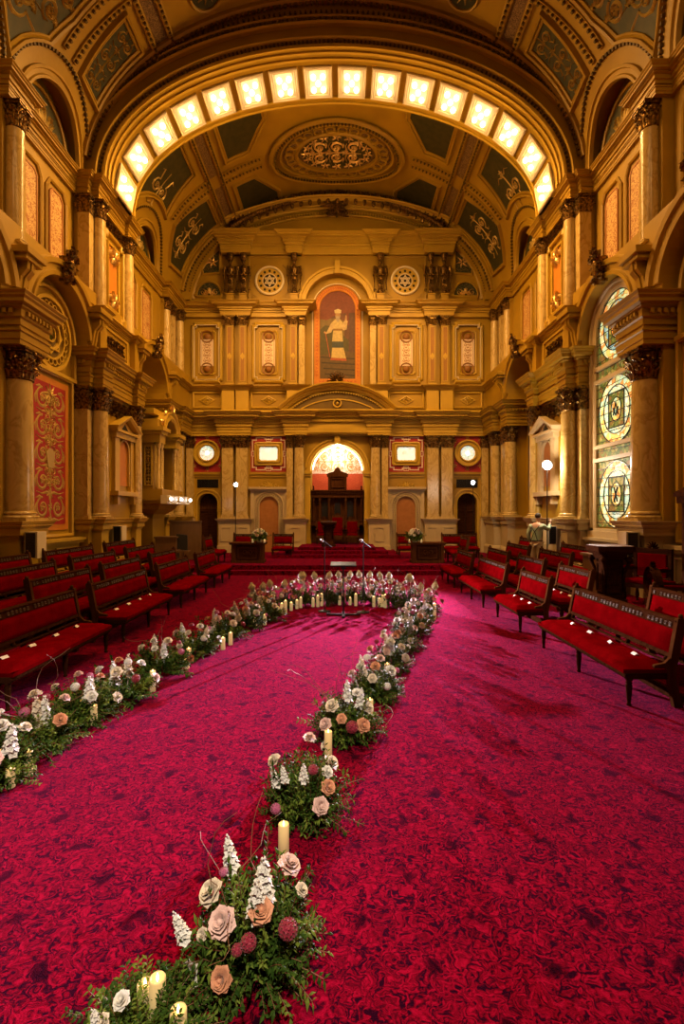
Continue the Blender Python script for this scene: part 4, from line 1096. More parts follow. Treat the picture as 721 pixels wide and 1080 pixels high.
for S, a, b in ((SM(-1), 12.1, 14.5), (SM(1), 8.3, 10.9)):
    t = MB(); c = (a+b)/2
    t.mould(S, archpath(c, 5.9, Z2, 1.12), [(0, 0), (0, .09), (.07, .11), (.12, .05), (.12, 0)]); t.mbox(S, a, b, 5.82, 5.92, 0, .12)
    trim(t, 'plaster_light')
# stained glass window in the right wall
S = SM(1); nwin[0] += 1
e = struct(empty('window_%d' % nwin[0])); c = 13.33; hw = .95
m = MB(); m.poly(S, archpath(c, 1.8, 7.02, hw), None, .03); m.build('window_pane', 'glass', e)
for i, (z, mt) in enumerate(((7.08, 'glass_blue'), (4.88, 'glass_ring'), (2.66, 'glass_ring'))):
    m = MB(); a1 = arc(c, z, .86, 0, 360, 40); a2 = arc(c, z, .62, 0, 360, 40)
    m.strip([S(u, v, .038) for u, v in a1], [S(u, v, .038) for u, v in a2]); m.build('window_ring', mt if i else 'glass_ring', e)
    m = MB(); m.poly(S, a2[:-1], None, .036); m.build('window_field', 'glass_blue' if i == 0 else 'glass_pale', e)
    m = MB(); m.mbox(S, c-.36, c+.36, z-.44, z+.44, .04, .042); m.build('window_square', 'glass', e)
    m = MB(); m.poly(S, arc(c, z, .23, 0, 360, 24, .30)[:-1], None, .046); m.build('window_emblem', 'glass_ring', e)
    m = MB()
    for r_ in (.86, .62): m.mould(S, arc(c, z, r_, 0, 360, 40)[:-1], [(0, .03), (0, .055), (-.022, .055), (-.022, .03)], True)
    m.mould(S, rect(c-.36, c+.36, z-.44, z+.44), [(0, .03), (0, .056), (-.03, .056), (-.03, .03)], True)
    m.mould(S, arc(c, z, .23, 0, 360, 24, .30)[:-1], [(0, .03), (0, .056), (-.025, .056), (-.025, .03)], True)
    if i == 2:
        for q in (60, 120): m.tube([S(c-.17*cos(R(q)), z-.22*sin(R(q)), .06), S(c+.17*cos(R(q)), z+.22*sin(R(q)), .06)], .02, 5)
    elif i == 1:
        m.tube([S(c-.12, z-.15, .06), S(c, z+.18, .06), S(c+.12, z-.15, .06)], .018, 5); m.tube([S(c-.12, z+.05, .06), S(c, z-.16, .06), S(c+.12, z+.05, .06)], .018, 5)
    else:
        for q in (30, 90, 150): m.tube([S(c-.2*cos(R(q)), z-.2*sin(R(q)), .06), S(c+.2*cos(R(q)), z+.2*sin(R(q)), .06)], .014, 5)
    m.build('window_leading', 'black', e)
m = MB()
for k in range(26):
    z = 1.9+k*.245
    hh = hw if z < 7.02 else sqrt(max(0.01, hw*hw-(z-7.02)**2)); m.tube([S(c-hh, z, .07), S(c+hh, z, .07)], .010, 5)
m.build('window_bars', 'black', e)
m = MB(); m.mould(S, archpath(c, 1.75, 7.02, hw), [(0, 0), (0, .10), (.05, .13), (.14, .13), (.16, .18), (.24, .18), (.26, 0)])
for z in (1.70, 3.62, 3.98, 5.78, 6.14): m.mbox(S, c-hw-.1, c+hw+.1, z-.05, z+.05, 0, .14)
m.mbox(S, c-hw-.3, c+hw+.3, 1.45, 1.68, 0, .2); m.build('window_frame', 'stone', e)
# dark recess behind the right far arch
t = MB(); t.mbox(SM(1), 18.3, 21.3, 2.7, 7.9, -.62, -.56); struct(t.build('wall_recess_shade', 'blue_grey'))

# ================================================================== CEILING
LUN = [(9.6, 1.46), (13.38, 1.46), (19.65, 1.32)]
def slim(y):
    for yc, r in LUN:
        if abs(y-yc) < r: return VM.z_s(Z5+sqrt(r*r-(y-yc)**2))
    return VM.L+.02
ys = [2+.5*i for i in range(45)]+[24.4]
for yc, r in LUN: ys += [yc-r*cos(PI*i/24) for i in range(25)]+[yc-r-1e-3, yc+r+1e-3]
ys = sorted(set(round(y, 4) for y in ys))
c_ = MB()
NS = 64
def row(y):
    L = slim(y); return [VM(-L+2*L*i/NS, y, 0) for i in range(NS+1)]
rows = [row(y) for y in ys]
for a, b in zip(rows, rows[1:]): c_.strip(a, b)
for side in (-1, 1):
    for yc, r in LUN:   # barrels of the lunettes
        p = [(yc+r*cos(PI*i/24), Z5+r*sin(PI*i/24)) for i in range(25)]
        c_.strip([VM(side*VM.z_s(z), y, 0) for y, z in p], [(side*7.62, y, z) for y, z in p])
ceiling = struct(c_.build('ceiling', 'plaster'))
sharp_smooth(ceiling, 30)
t = MB(); tb = MB(); grn = MB(); gld = MB(); drk = MB()
for side in (-1, 1):
    for yc, r in LUN:
        T = SM(side, 7.60)
        for k in range(1): t.poly(T, [(yc-r, Z5-.3)]+[(yc-r*cos(PI*i/20), Z5+r*sin(PI*i/20)) for i in range(21)]+[(yc+r, Z5-.3)], None, 0)
        hm = [(yc-1.0*cos(PI*i/20), Z5+.12+1.0*sin(PI*i/20)) for i in range(21)]
        grn.poly(T, hm, 0, .02); t.mould(T, hm, [(0, 0), (0, .06), (.05, .09), (.12, .05), (.12, 0)])
        gld.leafs(T, yc, Z5+.2, .62, 9, .14, .04, .02, 0, PI*1.12)
        for k in range(5): a = PI*(k+.5)/5; gld.spiral(T, yc+.55*cos(a), Z5+.15+.55*sin(a), .15, a, 1.5, .06, .04, .02)
        # archivolt where the barrel meets the vault
        def LP(rr, n=26): return [(side*VM.z_s(Z5+max(0.001, rr*sin(PI*i/n))), yc-rr*cos(PI*i/n)) for i in range(n+1)]
        sg = 1 if side < 0 else -1
        pth = LP(r)
        t.mould(VM, pth, [(0, 0), (0, .08), (sg*.06, .10), (sg*.09, .05), (sg*.18, .05), (sg*.20, .10), (sg*.26, .10), (sg*.29, 0)])
        tb.beads(VM, LP(r+.36), .13, .08, .0)
        t.mould(VM, LP(r+.43), [(0, 0), (0, .05), (sg*.05, .05), (sg*.05, 0)])
def sline(path, n=10):
    out = []
    for a, b in zip(path, path[1:]+path[:1]):
        for i in range(n): out.append((a[0]+(b[0]-a[0])*i/n, a[1]+(b[1]-a[1])*i/n))
    return out
def ceil_panel(poly, orn=None):
    """poly [(g, y)] degrees from the crown; sunk green field in a moulded frame"""
    pts = sline([(VM.s_of(g), y) for g, y in poly], 8)
    ar = sum(a[0]*b[1]-b[0]*a[1] for a, b in zip(pts, pts[1:]+pts[:1]))
    if ar < 0: pts = pts[::-1]
    grn.fan(VM, pts, .01, 6)
    t.mould(VM, pts, [(0, 0), (0, .05), (-.04, .07), (-.10, .04), (-.10, .10), (-.16, .12), (-.20, 0)], True)
    us = [p[0] for p in pts]; vs = [p[1] for p in pts]
    cu, cv = sum(us)/len(us), sum(vs)/len(vs); k = min(max(us)-min(us), max(vs)-min(vs))*.5
    if orn: gld.rinceau(VM, cu, cv, orn[0], orn[1], .03, .012, axis='u' if orn[0] > orn[1] else 'v')
def lun_poly(sg, y0, y1, yc, rr, n=8):
    out = []
    for i in range(n+1):
        y = y1+(y0-y1)*i/n; z = Z5+sqrt(max(.05, rr*rr-(y-yc)**2)); g = math.degrees(math.acos(min(1, (z-Z5)/VM.b))); out.append((sg*min(g, 84), y))
    return out
SECT = [(21.15, 17.3, 24.1), (13.1, 9.6, 15.0), (7.0, 4, 9.3)]
for sg in (-1, 1):
    # rear section
    ceil_panel([(sg*50, 17.7), (sg*50, 19.9)]+lun_poly(sg, 18.2, 20.2, 19.65, 2.15), (.75, .55))
    ceil_panel([(sg*49, 21.7), (sg*49, 23.5), (sg*77, 23.4), (sg*79, 22.1), (sg*66, 21.3)], (1.0, .55))
    ceil_panel([(sg*36, 18.0), (sg*36, 20.3), (sg*29, 20.3), (sg*22, 19.0), (sg*22, 18.0)])
    ceil_panel([(sg*36, 24.0), (sg*36, 22.0), (sg*29, 22.0), (sg*22, 23.3), (sg*22, 24.0)])
    # front section
    ceil_panel([(sg*50, 13.7), (sg*50, 14.55), (sg*68, 14.62), (sg*67, 13.85)], (1.0, .33))
    ceil_panel([(sg*49, 9.9), (sg*49, 12.6), (sg*62, 12.6)]+lun_poly(sg, 11.5, 12.4, 13.35, 2.0, 4)+lun_poly(sg, 9.9, 11.2, 9.6, 2.0, 4), (.7, .9))
    ceil_panel([(sg*36, 10.0), (sg*36, 12.6), (sg*20, 12.6), (sg*20, 10.0)], (.6, .9))
    cc = [(VM.s_of(sg*29)+.42*cos(2*PI*i/32), 14.15+.42*sin(2*PI*i/32)) for i in range(32)]
    grn.fan(VM, cc, .01, 4); t.mould(VM, cc, [(0, 0), (0, .06), (-.05, .08), (-.10, 0)], True); gld.leafs(VM, VM.s_of(sg*29), 14.15, .3, 8, .09, .04, .012)
    for g_, y_, r_, h_ in ((60, 11.7, .36, 1), (66, 12.15, .26, -1), (55, 12.25, .30, -1), (69, 11.5, .25, 1), (60.5, 12.35, .16, 1)):
        u_ = VM.s_of(sg*g_); gld.spiral(VM, u_, y_, r_, g_, 1.7, .10, .05, .012, hand=h_*sg); gld.leafs(VM, u_, y_, r_*.5, 6, .08, .05, .012); gld.leafs(VM, u_, y_+r_*1.1, r_*.6, 5, .09, .05, .012, a0=r_*9, span=3)
    for yc, y0, y1 in SECT:
        for g in (40.2, 45.4):
            s_ = VM.s_of(sg*g)
            t.mould(VM, [(s_, y0), (s_, y1)], [(-.09, 0), (-.09, .07), (-.05, .09), (.05, .09), (.09, .07), (.09, 0)]); tb.beads(VM, [(s_, y0), (s_, y1)], .16, .07, .09)
        a, b = VM.s_of(sg*41.3), VM.s_of(sg*44.3)
        for q0, q1 in ((y0, yc-.35), (yc+.35, y1)): drk.strip([VM(a, q0+(q1-q0)*i/8, .012) for i in range(9)], [VM(b, q0+(q1-q0)*i/8, .012) for i in range(9)])
    # transverse bands at mid section
    for yc, g0, g1 in ((21.15, 25, 41), (21.0, 45, 66), (13.15, 2, 41), (13.15, 45, 68)):
        for dy in (-.22, .22):
            pa = [(VM.s_of(sg*(g0+(g1-g0)*i/12)), yc+dy) for i in range(13)]
            t.mould(VM, pa, [(-.07, 0), (-.07, .06), (.07, .06), (.07, 0)]); tb.beads(VM, pa, .16, .07, .06)
# bands along the section ends
for y in (17.35, 23.95, 14.9, 9.35):
    pa = [(VM.s_of(g), y) for g in range(-84, 85, 4)]
    t.mould(VM, pa, [(-.10, 0), (-.10, .10), (-.04, .14), (.04, .14), (.10, .10), (.10, 0)]); tb.beads(VM, pa, .16, .08, .14)
pa = [(VM.s_of(g), 24.2) for g in range(-88, 89, 4)]
t.mould(VM, pa, [(-.2, 0), (-.2, .42), (.2, .42)])
tb.beads(VM, [(VM.s_of(g), 24.0) for g in range(-84, 85, 3)], .14, .06, .36)
# ornament band hung above the pediment
gb = MB()
for i in range(25):
    g = -42+84*i/24; s_ = VM.s_of(g); gb.leafs(VM, s_, 23.75, .2, 6, .08, .30, .12); p_ = VM(s_, 23.7, .58); gb.ball(p_, .10, .10, .17, 7, 5)
gb.tube([VM(VM.s_of(-44+88*i/30), 23.7, .42) for i in range(31)], .11, 6)
trim(gb, 'gilt')
# oval
ov = lambda k, n=64: [(2.72*k*cos(2*PI*i/n), 21.3+1.78*k*sin(2*PI*i/n)) for i in range(n)]
t.mould(VM, ov(1.0), [(0, 0), (0, .16), (-.08, .20), (-.16, .14), (-.16, .08)], True); tb.beads(VM, ov(.965), .14, .07, .14, True)
t.mould(VM, ov(.86), [(0, 0), (0, .10), (-.08, .12), (-.12, 0)], True)
t.mould(VM, ov(.60), [(0, 0), (0, .14), (-.08, .16), (-.14, .10), (-.14, 0)], True)
drk.fan(VM, ov(.84), .008, 8)
for i in range(26):
    a = 2*PI*i/26; t.mould(VM, arc(2.72*.73*cos(a), 21.3+1.78*.73*sin(a), .15, 0, 360, 10)[:-1], [(0, 0), (0, .09), (-.05, .10), (-.06, 0)], True)
struct_tr = trim(t, 'plaster'); sharp_smooth(struct_tr, 30)
m = MB(); m.fan(VM, ov(.54), .03, 6); o = m.build('oval_field', 'green_gold')
e = empty('ceiling_medallion'); tag(e, 'big oval stucco medallion with a dark green leafy centre on the vault beyond the lights', 'medallion'); o.parent = e
m = MB(); m.rinceau(VM, 0, 21.3, 1.05, .6, .05, .035, axis='u', cells=3)
for i in range(16): a = 2*PI*i/16; m.leafs(VM, 2.72*.48*cos(a), 21.3+1.78*.48*sin(a), .2, 5, .08, .05, .03, a0=a)
m.build('leafwork', 'gilt_bright', e)
trim(tb, 'plaster_dark'); struct(grn.build('ceiling_green_fields', 'green')); trim(gld, 'gold_paint'); struct(drk.build('ceiling_dark_fields', 'fret_dark'))

# ---- the arch of lights
YA, YC = 15.0, 17.1
t = MB(); tb = MB()
gs = [-90+180*i/72 for i in range(73)]
def aext(y, k=0): return [AM(AM.s_of(g), y, k) for g in gs]
t.strip(aext(YA), aext(YC))
for y in (YA, YC): t.strip(aext(y), [VM(VM.s_of(g), y, -.05) for g in gs])
o = t.build('ceiling_arch', 'plaster'); struct(o); sharp_smooth(o, 40)
t = MB()
F = lambda u, v, w: AM(u, YA-w, -v)
pa = lambda off: [(AM.s_of(g)*1.0, off) for g in gs]
for off, wd, h in ((0, .10, .05), (.22, .06, .10), (.62, .10, .12), (.86, .06, .08)):
    t.mould(F, pa(off), [(0, 0), (0, h), (wd*.5, h*1.3), (wd, h), (wd, 0)])
tb.beads(F, pa(.17), .12, .06, 0); tb.beads(F, pa(.80), .15, .07, .02)
tb.beads(F, pa(1.05), .14, .06, 0)
for y in (YA+.12, YA+.34, YC-.34, YC-.12):
    p = [(AM.s_of(g), y) for g in gs]; t.mould(AM, p, [(-.04, 0), (-.04, .05), (.04, .05), (.04, 0)])
o = trim(t, 'plaster_light'); sharp_smooth(o, 30); trim(tb, 'plaster_dark')
SP = 1.065
LAMPS = []
NB = {}
for i in range(16):
    s0 = (i-7.5)*SP; yc = 16.15; hs, hy = .37, .52
    e = empty('ceiling_light')
    side = 'left' if i < 8 else 'right'; k = i if i < 8 else 15-i
    ordn = ['lowest', 'second', 'third', 'fourth', 'fifth', 'sixth', 'seventh', 'topmost'][k]
    tag(e, 'glowing square coffer light, %s %son the %s half of the lighted arch' % (ordn, '' if k in (0, 7) else 'from the bottom ', side), 'ceiling light', 'square lights of the arch')
    rc = [(s0-hs, yc-hy), (s0+hs, yc-hy), (s0+hs, yc+hy), (s0-hs, yc+hy)]
    m = MB(); m.mould(AM, rc, [(-.07, 0), (-.07, .06), (-.03, .08), (.0, .06), (.04, .06), (.06, .03), (.10, .03), (.13, .012)], True); m.build('frame', 'cream', e)
    m = MB(); m.grid(lambda a, b: AM(s0-hs+.06+(2*hs-.12)*a, yc-hy+.06+(2*hy-.12)*b, .012), 4, 2); m.build('diffuser', 'lampglow', e)
    for u, v in ((0, 0), (-.15, -.24), (.15, -.24), (-.15, .24), (.15, .24)):
        m = MB(); c = AM(s0+u, yc+v, .08); m.ball(c, .085, n=10, m=6); m.build('bulb', 'bulb', e, smooth=True)
    LAMPS.append((AM(s0, yc, .30), AM(s0, yc, 3)))
# ================================================================== BENCHES
def bev(o, w=.008, seg=2):
    md = o.modifiers.new('edge', 'BEVEL'); md.width = w; md.segments = seg; md.limit_method = 'ANGLE'; md.angle_limit = R(40); return o
def cushion(mb, x0, x1, y0, y1, z0, z1, puff=.02, tilt=0., nx=4, ny=16):
    """soft padded block; tilt leans x with height"""
    def f(a, b, top):
        e = min(a, 1-a, b*(y1-y0)/(x1-x0), (1-b)*(y1-y0)/(x1-x0)); k = min(1, e/.20); return puff*(sqrt(max(0, 1-(1-k)**2)))
    mb.grid(lambda a, b: (x0+(x1-x0)*a, y0+(y1-y0)*b, z1-puff+f(a, b, 1)), nx*3, ny)
    mb.box(x0, x1, y0, y1, z0, z1-puff)
_leg = {}
def bench(L, legs=3):
    e = empty('bench')
    # seat
    m = MB(); cushion(m, -.05, .47, .04, L-.04, .375, .485, .065); o = m.build('seat', 'velvet', e); sharp_smooth(o, 50)
    # seat rail
    m = MB(); m.box(-.02, .50, .03, L-.03, .31, .378); m.box(-.04, -.02, .02, L-.02, .335, .365)
    n = int(L/.05)
    for k in range(n): m.box(-.028, -.018, .05+k*(L-.1)/n, .05+(k+.55)*(L-.1)/n, .315, .332)
    bev(m.build('seat_rail', 'wood_dark', e), .005)
    # back: leaning plane, x grows with height
    BX = lambda z: .47+(z-.45)*.20
    m = MB()
    P = lambda u, v, w: (BX(v)-w, u, v)
    def f(a, b):
        k = min(1, min(a, 1-a)*L/.08, min(b, 1-b)*.32/.08); return P(.07+(L-.14)*a, .60+.27*b, .015+.035*sqrt(max(0, 1-(1-k)**2)))
    m.grid(f, max(12, int(L*10)), 8); m.mbox(P, .07, L-.07, .60, .87, -.03, .016)
    sharp_smooth(m.build('backrest', 'velvet', e), 60)
    m = MB()
    m.mbox(P, .04, L-.04, .87, .96, -.035, .03); m.mbox(P, .02, L-.02, .955, .975, -.05, .045)
    m.mbox(P, .04, L-.04, .555, .60, -.03, .025); m.mi = 1
    n = int(L/.085)
    for k in range(n):
        u = .08+(k+.5)*(L-.16)/n
        if k % 7 == 6: continue
        h = .020 if k % 2 else .026
        m.mould(P, [(u-.022, .915-h), (u+.022, .915-h), (u+.022, .915+h), (u-.022, .915+h)], [(0, .028), (0, .040), (.009, .040), (.009, .028)], True)
        m.mbox(P, u-.006, u+.006, .915-h*.5, .915+h*.5, .028, .038)
    bev(m.build('top_rail', ['wood_dark', 'carving'], e), .005)
    m = MB()
    for k in range(legs+1):
        u = .12+(L-.24)*k/legs; m.mball(P, u, .525, .0, .028, .035, .03)
    m.mbox(P, .04, L-.04, .485, .50, -.02, .02); m.build('back_spindles', 'wood_dark', e)
    for yy in (0.0, L):
        m = MB(); y0, y1 = (yy-.005, yy+.055) if yy == 0 else (yy-.055, yy+.005)
        pr = [(.50, 0), (.60, 0), (.52, .30), (.53, .45), (.63, .94), (.635, 1.0), (.54, 1.0), (.53, .93), (.44, .46), (.44, .30)]
        a = [(x, y0, z) for x, z in pr]; b = [(x, y1, z) for x, z in pr]; m.strip(a, b, True); m.add(a, [tuple(range(10))]); m.add(b, [tuple(range(10))])
        m.ball((.59, (y0+y1)/2, 1.02), .03, n=8, m=5)
        # curved side bracket from the back down to the seat
        pr = [(.50, .66), (.46, .56), (.40, .50), (.28, .475), (.28, .44), (.46, .44), (.54, .60)]
        a = [(x, y0+.01, z) for x, z in pr]; b = [(x, y1-.01, z) for x, z in pr]; m.strip(a, b, True); m.add(a, [tuple(range(7))]); m.add(b, [tuple(range(7))])
        bev(m.build('back_post', 'wood_mid', e), .006)
    for k in range(legs):
        u = .07+(L-.14)*k/(legs-1)
        m = MB(); m.lathe(.03, u, [(.022, 0), (.028, .012), (.018, .03), (.022, .06), (.034, .20), (.036, .235), (.026, .245), (.038, .262), (.026, .28), (.040, .295), (.040, .315)], 14)
        m.build('leg', 'wood_dark', e, smooth=True)
    return e
_bench = {}
def place_bench(side, x, y0, y1, z, label, group, rz=None, loc=None):
    L = round(y1-y0, 1); legs = 3 if L > 1.7 else 2
    if L not in _bench: b = bench(L, legs); _bench[L] = b; kids = None
    else: b = copy_tree(_bench[L])
    if loc: b.location = loc; b.rotation_euler = (0, 0, rz)
    elif side > 0: b.location = (x, y0, z)
    else: b.location = (-x, y1, z); b.rotation_euler = (0, 0, PI)
    tag(b, label, 'bench', group); return b
ROWX = [3.45, 4.25, 5.0, 5.75]; ROWZ = [0, .12, .24, .36]
BR = {1: [[(5.75, 8.3), (9.3, 10.8), (11.75, 14.1), (14.8, 16.7)], [(5.1, 7.6), (9.4, 10.8), (11.6, 13.3), (14.1, 16.0)], [(11.9, 13.8), (14.6, 16.5)], [(12.0, 14.2), (16.0, 17.5)]],
      -1: [[(5.6, 8.1), (8.6, 11.0), (11.7, 14.0), (14.8, 16.9)], [(4.8, 7.3), (8.2, 10.2), (10.7, 12.7), (13.4, 15.4)], [(7.8, 10.3), (10.9, 13.0), (13.7, 15.7)], [(8.4, 10.7), (11.2, 13.4), (14.1, 16.1)]]}
rown = ['front', 'second', 'third', 'outermost']
for side in (1, -1):
    for r_, row_ in enumerate(BR[side]):
        for i, (a, b) in enumerate(row_):
            o_ = ['nearest', 'second nearest', 'third', 'farthest'][i] if i < len(row_)-1 else 'farthest'
            place_bench(side, ROWX[r_], a, b, ROWZ[r_], 'red velvet bench with dark wood frame, %s in the %s row on the %s' % (o_, rown[r_], SIDEN[side]), 'benches along the %s side' % SIDEN[side])
# benches on the stage
for x, y, L, rz, lb in ((-3.85, 21.0, 1.0, -PI/2, 'small red bench behind the left desk, the one nearer the left wall'), (-2.25, 21.0, .9, -PI/2, 'small red bench behind the left desk, nearer the throne steps'),
                        (2.95, 21.0, .9, -PI/2, 'small red bench behind the right desk, nearer the throne steps'), (5.15, 21.0, 1.5, -PI/2, 'longer red bench against the wall behind the right desk')):
    z = .30
    bb = place_bench(0, 0, 0, L, 0, lb, 'benches on the stage', PI/2, (x+L/2, y, z))
place_bench(0, 0, 0, 1.1, 0, 'short red bench at the right edge of the stage facing inward', 'benches on the stage', 0, (4.25, 18.6, .30))
place_bench(0, 0, 0, 1.1, 0, 'short dark red bench at the left edge of the stage facing inward', 'benches on the stage', PI, (-4.25, 19.7, .30))

# place cards on the seats
def card(x, y, z, rz, label):
    e = empty('place_card', (x, y, z), rz); tag(e, label, 'card', 'cards laid on the bench seats')
    m = MB(); m.add([(-.05, -.045, 0), (.05, -.045, 0), (.05, 0, .035), (-.05, 0, .035), (-.05, .045, 0), (.05, .045, 0), (-.05, -.045, .002), (.05, -.045, .002), (.05, 0, .038), (-.05, 0, .038), (-.05, .045, .002), (.05, .045, .002)],
                    [(0, 1, 2, 3), (3, 2, 5, 4), (6, 7, 8, 9), (9, 8, 11, 10), (0, 6, 9, 3), (1, 7, 8, 2), (0, 1, 7, 6), (4, 5, 11, 10)]); m.build('folded_card', 'card', e)
    m = MB(); m.add([(-.03, -.032, .0140), (-.002, -.032, .0140), (-.002, -.012, .0305), (-.03, -.012, .0305)], [(0, 1, 2, 3)]); m.build('print', 'ink', e)
for side, r_, i, n in ((1, 0, 0, 4), (1, 0, 1, 3), (1, 1, 1, 3), (-1, 0, 0, 4), (-1, 0, 1, 4)):
    a, b = BR[side][r_][i]
    for k in range(n):
        y = a+(b-a)*(k+.75)/(n+.6); x = side*(ROWX[r_]+.30)
        card(x, y, ROWZ[r_]+.474, (PI/2 if side > 0 else -PI/2)+random.uniform(-.25, .25), 'folded card on the %s %s row bench at %s, %s from its near end' % (('nearest', 'next nearest')[i], rown[r_], SIDEN[side], ('first', 'second', 'third', 'fourth')[k]))

# ================================================================== STAGE FURNITURE
def throne():
    e = empty('throne_screen'); tag(e, 'dark carved wooden throne screen with columns filling the lighted apse', 'throne screen')
    Y0 = YB+.55; P = lambda u, v, w: (u, Y0-w, v)
    m = MB(); m.mbox(P, -1.27, 1.27, .7, 3.15, -.1, 0); m.mbox(P, -1.27, 1.27, 1.55, 1.7, 0, .3)
    m.mbox(P, -1.27, 1.27, 2.9, 3.1, 0, .28); m.mbox(P, -1.27, 1.27, 3.1, 3.2, 0, .36); m.mbox(P, -1.27, 1.27, 3.2, 3.26, 0, .42); m.build('screen', 'wood_mid', e)
    for i, u in enumerate((-1.16, -.86, -.40, .40, .86, 1.16)):
        m = MB(); m.lathe(u, Y0-.17, [(.07, 1.7), (.06, 1.76), (.045, 1.8), (.06, 2.0), (.05, 2.5), (.045, 2.72), (.075, 2.78), (.06, 2.8), (.09, 2.9)], 12); m.build('colonnette', 'wood_mid', e, smooth=True)
    for u, h in ((-.62, 2.6), (0, 2.55), (.62, 2.6)):
        m = MB(); m.poly(P, [(u-.15, 1.85), (u-.15, h), ]+arc(u, h, .15, 180, 0, 10)[1:]+[(u+.15, 1.85)], 0, .015); m.build('arched_panel', 'black', e)
        m = MB(); m.mould(P, archpath(u, 1.85, h, .15, 12), [(0, 0), (0, .05), (.04, .06), (.06, 0)]); m.leafs(P, u, 1.82, .2, 6, .07, .05, .04, 0, PI); m.leafs(P, u, h+.22, .13, 6, .05, .04, .04); m.build('panel_frame', 'wood_mid', e)
    m = MB(); m.mbox(P, -.44, .44, 3.26, 3.98, 0, .25); m.mbox(P, -.50, .50, 3.9, 4.0, 0, .32)
    m.mould(P, rect(-.27, .27, 3.42, 3.78), [(0, .25), (0, .30), (-.04, .32), (-.07, .25)], True)
    m.poly(P, [(-.54, 4.0), (-.44, 4.08), (-.18, 4.16), (-.1, 4.3), (0, 4.36), (.1, 4.3), (.18, 4.16), (.44, 4.08), (.54, 4.0)], 0, .3)
    for s in (-1, 1): m.mbox(P, s*.40-.05, s*.40+.05, 3.3, 3.9, .25, .32)
    m.build('raised_crest', 'wood_mid', e)
    for s in (-1, 1):
        m = MB(); m.lathe(s*1.16, Y0-.2, [(.05, 3.26), (.05, 3.32), (.02, 3.34), (.045, 3.40), (.01, 3.48)], 10); m.build('finial', 'wood_dark', e)
throne()
def stage_chair(x, y, z, label, hi=1.15, w=.29, rnd=False, name='throne_chair', rz=0):
    e = empty(name, (x, y, z), rz); tag(e, label, 'armchair')
    m = MB(); m.box(-w+.04, w-.04, -.28, .22, .40, .50); bev(m.build('seat', 'velvet', e), .03, 3)
    m = MB()
    if rnd:
        P = lambda u, v, q: (u, .22-q, v); m.poly(P, arc(0, .55+(hi-.55)/2, w-.05, 0, 360, 24, (hi-.55)/2)[:-1], 0, .07)
    else: m.box(-w+.05, w-.05, .16, .23, .52, hi-.1)
    bev(m.build('backrest', 'velvet', e), .02, 2)
    m = MB(); m.box(-w, w, -.3, .25, .33, .41)
    P = lambda u, v, q: (u, .24-q, v)
    if rnd: m.mould(P, arc(0, .55+(hi-.55)/2, w-.05, 0, 360, 24, (hi-.55)/2)[:-1], [(0, -.02), (0, .10), (-.05, .11), (-.07, -.02)], True); m.leafs(P, 0, hi+.02, .14, 7, .05, .05, .02, 0, PI)
    else:
        for s in (-1, 1): m.box(s*w-.035, s*w+.035, .17, .26, .33, hi)
        m.box(-w, w, .17, .26, hi-.12, hi); m.leafs(P, 0, hi, .14, 7, .05, .05, .02, 0, PI)
    m.build('frame', 'wood_mid' if name == 'throne_chair' else 'wood_dark', e)
    for s in (-1, 1):
        m = MB(); m.box(s*w-.035, s*w+.035, -.30, .2, .66, .71); m.lathe(s*w, -.25, [(.03, .41), (.02, .45), (.035, .52), (.02, .6), (.03, .66)], 10); m.ball((s*w, -.31, .68), .045); arm_ = m.build('arm', 'wood_dark', e)
        m = MB(); m.box(s*w-.03, s*w+.03, -.24, .12, .71, .745); bev(m.build('arm_pad', 'velvet', arm_), .012)
        for yy in (-.25, .2):
            m = MB(); m.lathe(s*(w-.03), yy, [(.03, 0), (.02, .03), (.04, .12), (.025, .26), (.04, .33)], 10); m.build('leg', 'wood_dark', e)
stage_chair(-.68, 23.9, .7, 'red upholstered throne chair on the left of the three in the apse')
stage_chair(0, 23.95, .7, 'tall central red throne chair under the carved crest', 1.35)
stage_chair(.70, 23.9, .7, 'red upholstered throne chair on the right of the three in the apse')
stage_chair(6.35, 10.3, .36, 'carved dark armchair with red padded arms by the nearest right column', 1.1, .34, False, 'armchair', R(-60))
stage_chair(5.75, 8.75, .24, 'carved armchair with an oval red back at the right edge', .95, .30, True, 'armchair', R(75))

